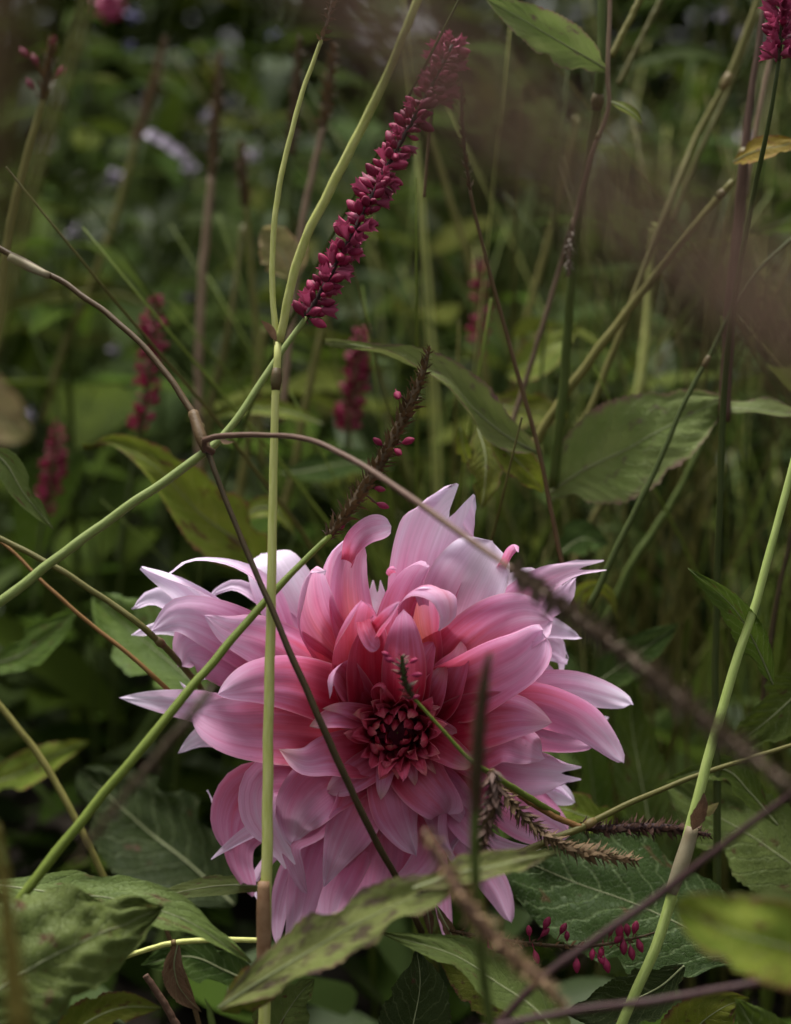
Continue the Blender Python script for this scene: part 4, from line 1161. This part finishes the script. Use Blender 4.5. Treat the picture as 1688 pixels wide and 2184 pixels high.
# blurred crimson spikes in the bed
for i, (lab, top, stem) in enumerate((
        ('blurred crimson spike behind the brown stem at left', [(296, 925), (312, 840), (326, 740), (332, 630)], [(250, 1200), (285, 990), (296, 925)]),
        ('short blurred crimson spike low at the left edge', [(92, 1100), (108, 1040), (116, 970), (120, 900)], [(70, 1300), (82, 1180), (92, 1100)]),
        ('blurred crimson spike right of the pale upright stem', [(742, 925), (752, 850), (762, 770), (772, 700)], [(720, 1150), (733, 1020), (742, 925)]),
        ('sparse dark crimson spike behind the red brown stem', [(1015, 770), (1026, 690), (1026, 620), (1020, 550)], [(1000, 1000), (1008, 880), (1015, 770)]))):
    d = (.80, .86, .82, .84)[i]
    r = plant('distant_spike', lab, 'flower spike', [(a, b, d, 12) for a, b in stem], 'st_dkgreen', group='blurred crimson spikes')
    spike(r, [(a, b, d, w) for (a, b), w in zip(top, (16, 16, 14, 8))], 'bud', (75, 60, 90, 40)[i], .0055, 'st_brown', seed=50 + i, tilt=.7, joined=True, skip=(.1, .1, 0, .3)[i])
r = plant('distant_spike', 'dense pink spike top behind the dark blurred band', 'flower spike', [(905, 420, .60, 8), (915, 300, .60, 8), (925, 220, .60, 8)], 'st_brown', group='blurred crimson spikes')
spike(r, [(925, 215, .60, 10), (945, 160, .60, 11), (962, 88, .60, 6)], 'bud', 70, .0068, seed=61, tilt=.8)

# the dark band: a seed spike only a hand's breadth from the lens
r = thing('very_near_spike', 'very blurred dark brown spike sweeping from the top middle to the right edge', 'flower spike', at(2300, 1250, .105))
spike(r, [(2300, 1250, .105, 130), (1950, 950, .104, 180), (1688, 735, .103, 185), (1480, 565, .102, 160), (1250, 400, .101, 145), (1050, 260, .10, 165), (880, 120, .10, 175), (720, -20, .10, 150), (560, -180, .10, 90)],
      'bract', 200, .0030, 'near_brown', mat='near_brown', seed=70, joined=True, tilt=.8)
r = thing('near_corner_spike', 'dark blurred stalk filling the top left corner', 'flower spike', at(-30, 700, .12))
spike(r, [(-120, 760, .12, 80), (-60, 420, .12, 150), (-35, 150, .12, 180), (-5, -150, .12, 180)], 'bract', 120, .0014, 'st_brown', mat='bract', seed=71, joined=True)
def to_ground(r, a, b, rad):
    P, _ = smooth([a, a.lerp(b, .45) + (a - b).normalized() * .01 + UPV * .03, b], 24)
    V, F, U = tube(P, [rad] * 24, 10)
    part('stem', mesh('stem', V, F, M['st_brown'], U), r)


to_ground(bpy.data.objects['very_near_spike'], at(2295, 1246, .105), Vector((.16, .10, 0)), .0014)
to_ground(bpy.data.objects['near_corner_spike'], at(-120, 755, .12), Vector((-.12, .10, 0)), .0013)
plant('blurred_green_stem', 'blurred green stem beside the dark stalk at top left', 'stem', [(-60, 900, .30, 16), (20, 620, .30, 16), (90, 330, .30, 18), (170, 60, .30, 18), (220, -120, .30, 18)], 'st_olive')

# ------------------------------------------------------------------ leaves near the flower
def lone_leaf(label, pts, hw, mat, group=None, **kw):
    r = thing('leaf', label, 'leaf', at(pts[0][0], pts[0][1], pts[0][2]), group)
    leaf_part(r, pts, hw, mat, name='blade', **kw)
    return r


K = lambda a, b: (lambda u: a + (b - a) * u)
lone_leaf('big green leaf with pink nibbled edges between the stems at right', [(1165, 1055, .665), (1250, 1000, .655), (1340, 955, .645), (1440, 900, .64), (1560, 845, .645)], 108, 'leaf_pinkedge', face=(.1, .35, 1), kap=K(.35, .2), wave=.05, serr=.08)
lone_leaf('grey green folded leaf running off the right edge', [(1500, 870, .65), (1590, 872, .645), (1680, 880, .64), (1790, 905, .64)], 34, 'leaf_pinkedge', face=(0, .8, .6), kap=K(.6, .6), wave=.12)
lone_leaf('curling leaf with a long twisted brown tip and mauve edge', [(1150, 965, .625), (1075, 925, .617), (1010, 872, .61), (950, 806, .604), (880, 775, .60), (790, 743, .60), (693, 733, .60)], 60, 'leaf_pinkedge', face=(.35, .35, 1), kap=K(.5, 1.4), twist=lambda u: R(-15 + 60 * u), m=.36, p=1.5, wave=.10)
lone_leaf('yellow green upright leaf under the curling one', [(1020, 915, .64), (1035, 965, .635), (1036, 1020, .632), (1028, 1085, .63)], 43, 'leaf_yellow', kap=K(.4, .6))
lone_leaf('yellow leaf folded against the upright yellow green one', [(1045, 930, .63), (1090, 970, .63), (1130, 1010, .63), (1160, 1052, .635)], 38, 'leaf_yellow', face=(-.3, .2, 1), kap=K(.7, .6))
lone_leaf('small yellow leaf stub left of the upright one', [(1000, 990, .66), (988, 950, .655), (980, 905, .655)], 20, 'leaf_yellow')
lone_leaf('yellow green leaf with brown hooked tip behind the left petals', [(560, 1230, .70), (520, 1165, .695), (440, 1105, .69), (385, 1050, .685), (315, 985, .68), (245, 945, .68), (178, 955, .68)], 84, 'leaf_yellow', face=(.3, .3, 1), kap=K(.5, 1.0), m=.30, p=1.35, twist=lambda u: R(-10 + 45 * u))
lone_leaf('small yellow leaf hooked over behind the pale upright stem', [(510, 1115, .71), (548, 1085, .71), (590, 1090, .71), (630, 1140, .71)], 26, 'leaf_yellow', face=(0, .6, 1))
lone_leaf('faded beige leaf with a pink edge caught behind the fork', [(625, 600, .70), (612, 560, .70), (590, 520, .70), (560, 488, .70)], 54, 'leaf_beige', p=.6, wave=.1)
lone_leaf('small leaf with a sharp tip beside the light green stem', [(1650, 1460, .56), (1610, 1370, .555), (1560, 1290, .55), (1468, 1212, .55)], 38, 'leaf', face=(-.4, .3, 1), kap=K(.9, .8))
lone_leaf('long pale leaf drooping to a tip at lower left', [(-30, 1885, .515), (120, 1905, .510), (260, 1922, .505), (400, 1965, .50), (535, 2055, .50)], 62, 'leaf_soft', face=(-.1, .8, .6), kap=K(.3, .6), wave=.06, serr=.05)
lone_leaf('broad wrinkled leaf with a white midrib filling the lower left corner', [(-130, 2230, .455), (0, 2110, .462), (120, 2035, .470), (230, 1985, .478), (350, 1935, .488)], 142, 'leaf_soft', face=(.35, .55, .8), kap=K(-.25, -.45), m=.42, p=.82, wave=.09, nwave=4, serr=.07, nserr=40, ripple=.2, rfreq=4, quilt=.09, skew=-.15)
lone_leaf('narrow leaf lying level behind the long pale one', [(600, 1895, .58), (500, 1888, .58), (400, 1900, .575), (300, 1925, .57)], 26, 'leaf_soft', face=(0, .7, .7), kap=K(.3, .3))
r = lone_leaf('blurred yellow green leaf with brown spots below the dahlia', [(465, 2150, .47), (570, 2085, .465), (690, 2010, .46), (800, 1950, .455), (890, 1912, .452), (985, 1885, .45)], 70, 'leaf_spotted', face=(-.1, .6, .8), kap=K(.35, .3), p=.55, m=.5, wave=.10, serr=.10, nserr=22)
leaf_part(r, [(880, 1895, .452), (980, 1862, .452), (1080, 1842, .455), (1195, 1815, .46)], 38, 'leaf_spotted', name='blade', face=(0, .6, .8), kap=K(.3, .3), p=1.1)
lone_leaf('folded yellow leaf hanging under the spotted one', [(600, 2040, .475), (560, 2085, .475), (520, 2120, .475), (470, 2160, .475)], 52, 'leaf_yellow', face=(.2, -.2, 1))
lone_leaf('grey green leaf pointing left at the bottom middle', [(1250, 2290, .50), (1150, 2160, .505), (1060, 2095, .51), (960, 2035, .515), (806, 1988, .52)], 60, 'leaf_soft', face=(.3, .5, .9), kap=K(.5, .9), p=1.1, wave=.07)
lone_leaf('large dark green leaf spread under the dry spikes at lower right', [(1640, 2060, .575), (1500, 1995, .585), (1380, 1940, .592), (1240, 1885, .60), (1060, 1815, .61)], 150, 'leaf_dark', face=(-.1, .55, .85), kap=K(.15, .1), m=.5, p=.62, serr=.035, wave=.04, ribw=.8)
lone_leaf('dark green leaf with pale midrib at the right edge', [(1830, 1930, .60), (1720, 1865, .605), (1620, 1795, .61), (1530, 1740, .615), (1420, 1670, .62)], 100, 'leaf_soft', face=(-.2, .45, .9), kap=K(.25, .15), m=.5, p=.7, wave=.05)
lone_leaf('fresh green veined leaf at the right edge above the dark one', [(1760, 1420, .605), (1700, 1480, .605), (1640, 1535, .605), (1555, 1600, .605)], 62, 'leaf', face=(0, .3, 1), kap=K(.5, .4))
lone_leaf('large blurred yellow green leaf in the lower right corner', [(1850, 2080, .39), (1730, 2035, .385), (1620, 2005, .38), (1530, 1975, .38), (1440, 1925, .38)], 95, 'leaf_yellow', face=(.1, .5, .9), kap=K(.3, .2), p=.55, m=.5)
lone_leaf('pale blurred leaf edge above the yellow green corner leaf', [(1800, 1990, .40), (1720, 1955, .40), (1640, 1925, .40), (1550, 1905, .40)], 42, 'leaf_soft', face=(0, .7, .7))
lone_leaf('pale yellow blurred leaf cut by the left edge', [(-170, 780, .36), (-90, 830, .36), (-20, 880, .36), (62, 935, .36)], 78, 'leaf_beige', p=.5)
lone_leaf('green leaf hanging below the pale yellow one at the left edge', [(-60, 930, .60), (10, 985, .60), (50, 1050, .60), (115, 1130, .60)], 30, 'leaf_soft', kap=K(.6, .5))
lone_leaf('pale hooked leaf tip above the right petals', [(1232, 1330, .67), (1238, 1268, .665), (1275, 1248, .66), (1306, 1272, .66), (1318, 1325, .66)], 22, 'leaf_yellow', face=(0, .5, 1), serr=0)
lone_leaf('spotted yellow leaf in the shade at the lower left edge', [(-60, 1680, .74), (30, 1655, .74), (110, 1615, .74), (190, 1580, .74)], 42, 'leaf_yellow', face=(0, .4, 1), wave=.1)
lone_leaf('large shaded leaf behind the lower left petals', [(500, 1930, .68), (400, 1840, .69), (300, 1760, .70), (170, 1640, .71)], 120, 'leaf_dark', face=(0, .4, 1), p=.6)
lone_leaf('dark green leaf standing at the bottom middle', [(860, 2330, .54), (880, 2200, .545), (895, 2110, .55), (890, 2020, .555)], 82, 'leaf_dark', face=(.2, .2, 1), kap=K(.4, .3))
lone_leaf('small yellow green leaf right of the dark bottom one', [(1100, 2180, .57), (1040, 2110, .575), (980, 2060, .58), (930, 2030, .58)], 60, 'leaf_yellow', face=(0, .4, 1))
lone_leaf('narrow grass blade poking up at the bottom', [(458, 2260, .50), (452, 2184, .50), (445, 2150, .50), (436, 2128, .50)], 9, 'leaf_soft', rib=None, nv=5)
lone_leaf('green leaf behind the lower right petals, upright and broad', [(1400, 1830, .68), (1375, 1700, .685), (1350, 1560, .69), (1345, 1440, .69)], 60, 'leaf', face=(0, .2, 1))
lone_leaf('narrow upright leaf behind the notched right petals', [(1280, 1830, .70), (1270, 1720, .70), (1255, 1610, .70), (1230, 1500, .70)], 42, 'leaf', face=(.3, .2, 1))
lone_leaf('yellow green leaf patch peeping under the right lower petals', [(1330, 1780, .62), (1270, 1750, .62), (1200, 1725, .62), (1130, 1700, .62)], 48, 'leaf_yellow', face=(0, .5, .9))
lone_leaf('yellow green leaf blade behind the pink brown stems', [(1080, 800, .80), (1140, 770, .79), (1190, 730, .79), (1240, 690, .79)], 52, 'leaf_yellow', face=(0, .4, 1))
lone_leaf('broad yellow green leaf just above the big pink edged one', [(1040, 850, .74), (1090, 870, .735), (1150, 880, .735), (1215, 890, .735)], 50, 'leaf_yellow', face=(0, .4, 1))
lone_leaf('bright green leaf at the right edge under the yellow one', [(1760, 440, .76), (1700, 460, .76), (1650, 480, .76), (1600, 500, .76)], 40, 'leaf_bg', face=(0, .4, 1))
lone_leaf('long pale blade lying level at upper right', [(1320, 150, .92), (1400, 125, .92), (1480, 112, .92), (1600, 150, .92)], 24, 'leaf_bg2', face=(0, .6, .8))
lone_leaf('grey green leaf low behind the olive stem', [(1195, 1180, .72), (1240, 1150, .72), (1300, 1160, .72)], 44, 'leaf_bg2', face=(0, .5, .9))
lone_leaf('olive leaf at left behind the olive stem', [(440, 1480, .66), (370, 1420, .67), (300, 1360, .68), (200, 1270, .69)], 90, 'leaf', face=(.2, .4, 1), p=.7)
lone_leaf('curved yellow green leaf right of the pale upright stem', [(600, 1010, .78), (680, 1000, .78), (760, 985, .78), (850, 1000, .78)], 38, 'leaf_bg2', face=(0, .5, 1))
lone_leaf('long arched leaf level at left under the mint plants', [(330, 660, .95), (240, 622, .95), (120, 630, .95), (-30, 665, .95)], 26, 'leaf_bg3', face=(0, .5, 1))
lone_leaf('green leaf right of the pale collar stem at the bottom', [(1420, 2300, .56), (1480, 2200, .56), (1540, 2150, .56), (1600, 2130, .56)], 70, 'leaf_yellow', face=(0, .4, 1))
lone_leaf('shaded green leaf under the spotted corner leaf', [(1700, 2330, .50), (1640, 2240, .50), (1600, 2180, .50), (1570, 2130, .50)], 70, 'leaf', face=(0, .4, 1))
lone_leaf('tan dry leaf curled beneath the dahlia', [(930, 1930, .56), (945, 1960, .56), (965, 2000, .56), (975, 2060, .56)], 16, 'leaf_dry', serr=.1, kap=K(1.2, 1.2))
lone_leaf('second dry leaf hanging behind the tan spike', [(905, 1920, .57), (915, 1960, .57), (920, 2000, .57)], 14, 'leaf_dry', serr=.1, kap=K(1.2, 1.2))

lone_leaf('pale green leaf tip rising at the bottom, left of the dark one', [(560, 2260, .56), (600, 2180, .56), (640, 2120, .56), (672, 2088, .56)], 62, 'leaf_soft', face=(0, .4, 1))
lone_leaf('yellow green leaf end under the broad wrinkled one', [(100, 2260, .50), (180, 2185, .50), (260, 2150, .50), (345, 2150, .50)], 48, 'leaf_yellow', face=(0, .5, 1))
lone_leaf('jagged dark leaf hanging between the lower left leaves', [(380, 2010, .56), (372, 2060, .56), (385, 2110, .56), (430, 2160, .56)], 30, 'leaf_dry', serr=.2, kap=K(1.0, 1.2))
lone_leaf('bluish shaded leaf behind the level pale twig', [(560, 2110, .60), (480, 2070, .60), (400, 2040, .60), (300, 2060, .60)], 52, 'leaf_bg2', face=(0, .5, 1))
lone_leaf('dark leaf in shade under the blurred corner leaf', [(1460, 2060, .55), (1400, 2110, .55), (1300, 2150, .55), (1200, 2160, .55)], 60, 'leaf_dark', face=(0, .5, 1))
lone_leaf('slim green leaf leaning behind the light green stem', [(1660, 1760, .60), (1600, 1690, .60), (1540, 1640, .60), (1430, 1660, .60)], 34, 'leaf', face=(0, .5, 1))
lone_leaf('yellow green leaf low behind the joint at the brown stem', [(690, 905, .74), (620, 880, .74), (540, 870, .74), (450, 895, .74)], 22, 'leaf_yellow', face=(0, .5, 1))
lone_leaf('green pointed leaf low at the left edge behind the straw stem', [(-40, 1420, .70), (40, 1400, .70), (110, 1350, .70), (170, 1300, .70)], 48, 'leaf', face=(0, .4, 1))
lone_leaf('folded green leaf between the notched petals and the green stem', [(1240, 1480, .68), (1310, 1430, .68), (1380, 1380, .68), (1450, 1330, .68)], 44, 'leaf_bg2', face=(0, .4, 1))
plant('flower_stem', 'short mauve stem at the bottom beside the pale leaf tip', 'stem', [(400, 2230, .55, 20), (350, 2140, .55, 18), (310, 2080, .55, 16)], 'st_mauve')
plant('flower_stem', 'thin brown stem leaning in the shade at lower left', 'stem', [(440, 2240, .57, 12), (400, 2100, .57, 12), (355, 1985, .57, 11), (340, 1900, .57, 9)], 'st_brown')
# level stem and pink spike low at the bottom
r = plant('bottom_twig', 'jointed pale green stem lying level at the lower left', 'stem', [(200, 2065, .53, 12), (300, 2030, .53, 12), (380, 2010, .53, 13), (470, 2005, .53, 13), (560, 2006, .532, 13)], 'st_pale', (.5,))
r = thing('fallen_spike', 'thin crimson spike with scattered buds lying low under the large dark leaf', 'flower spike', at(960, 1990, .55))
P, W = spike(r, [(960, 1985, .56, 8), (1040, 2000, .555, 9), (1150, 2015, .55, 9), (1260, 2018, .548, 8), (1360, 2000, .548, 6), (1410, 1985, .548, 4)], 'bract', 70, .0026, 'st_brown', seed=80, tilt=1.4)
br = random.Random(8)
for bx, by in ((1042, 2025), (1050, 2040), (1130, 1990), (1155, 1990), (1195, 1985), (1140, 2035), (1230, 2050), (1265, 2030), (1285, 2025), (1290, 2050), (1300, 1990), (1320, 1995), (1340, 1990), (1352, 1985), (1345, 2025), (1360, 2010), (1405, 1985), (1210, 2000), (1310, 2005), (1330, 2010), (1160, 1975), (1275, 2045)):
    up = 1 if by < 2010 else -1
    part('bud', BUD, r, place_mat(at(bx, by + up * 8, .548), UPV * up + RGT * br.uniform(-.2, .9) - FWD * .2, FWD, (.0046 * br.uniform(.8, 1.2),) * 3))

# flowers far behind
r = thing('lilac_flower', 'pale lilac drooping flower blurred among the leaves at upper left', 'flower', at(352, 310, 1.05))
for k, (dx, dy) in enumerate(((-26, -16), (0, -2), (26, 18))):
    leaf_part(r, [(352 + dx - 16, 310 + dy - 10, 1.05), (352 + dx, 310 + dy - 6, 1.045), (352 + dx + 22, 310 + dy + 16, 1.05)], 13, 'lilac_bright', rib=None, name='petal', serr=0, nu=10, nv=5, base=.5, p=.5)
r = thing('magenta_flower', 'round magenta flower blurred at the top edge', 'flower', at(232, 8, 1.25))
for k in range(7):
    a = k * .9
    leaf_part(r, [(232, 8, 1.25), (232 + 18 * math.cos(a), 8 + 18 * math.sin(a), 1.245), (232 + 36 * math.cos(a), 8 + 36 * math.sin(a), 1.25)], 16, 'magenta', rib=None, name='petal', serr=0, nu=8, nv=5, base=.5, p=.5)
for i, (x, y, mt, s) in enumerate(((245, 745 - 0, 'lilac', 16), (245, 375, 'lilac', 18), (322, 705, 'lilac', 13), (405, 355, 'lilac', 18), (440, 245, 'lilac', 14), (60, 885, 'lilac', 14), (400, 632, 'lilac', 12), (275, 98, 'blue', 15), (285, 30, 'blue', 18), (585, 70, 'blue', 14), (540, 330, 'lilac', 18), (160, 498, 'lilac', 18), (1540, 30, 'lilac', 16), (1580, 70, 'lilac', 12), (1590, 290, 'lilac', 20), (1420, 560, 'lilac', 12))):
    d = 1.15 + .02 * (i % 5)
    name = 'blue_flower' if mt == 'blue' else 'tiny_lilac_flower'
    r = thing(name, 'tiny blurred %s flower scattered among the green leaves' % ('blue' if mt == 'blue' else 'lilac'), 'flower', at(x, y, d), 'tiny %s flowers in the leaves' % ('blue' if mt == 'blue' else 'lilac'))
    for k in range(4):
        a = k * 1.6 + i
        leaf_part(r, [(x, y, d), (x + .5 * s * math.cos(a), y + .5 * s * math.sin(a), d - .004), (x + s * math.cos(a), y + s * math.sin(a), d)], s * .5, mt, rib=None, name='petal', serr=0, nu=6, nv=5, base=.5, p=.5)

SC.cycles.use_denoising = True
SC.cycles.max_bounces = 8
SC.cycles.transparent_max_bounces = 4
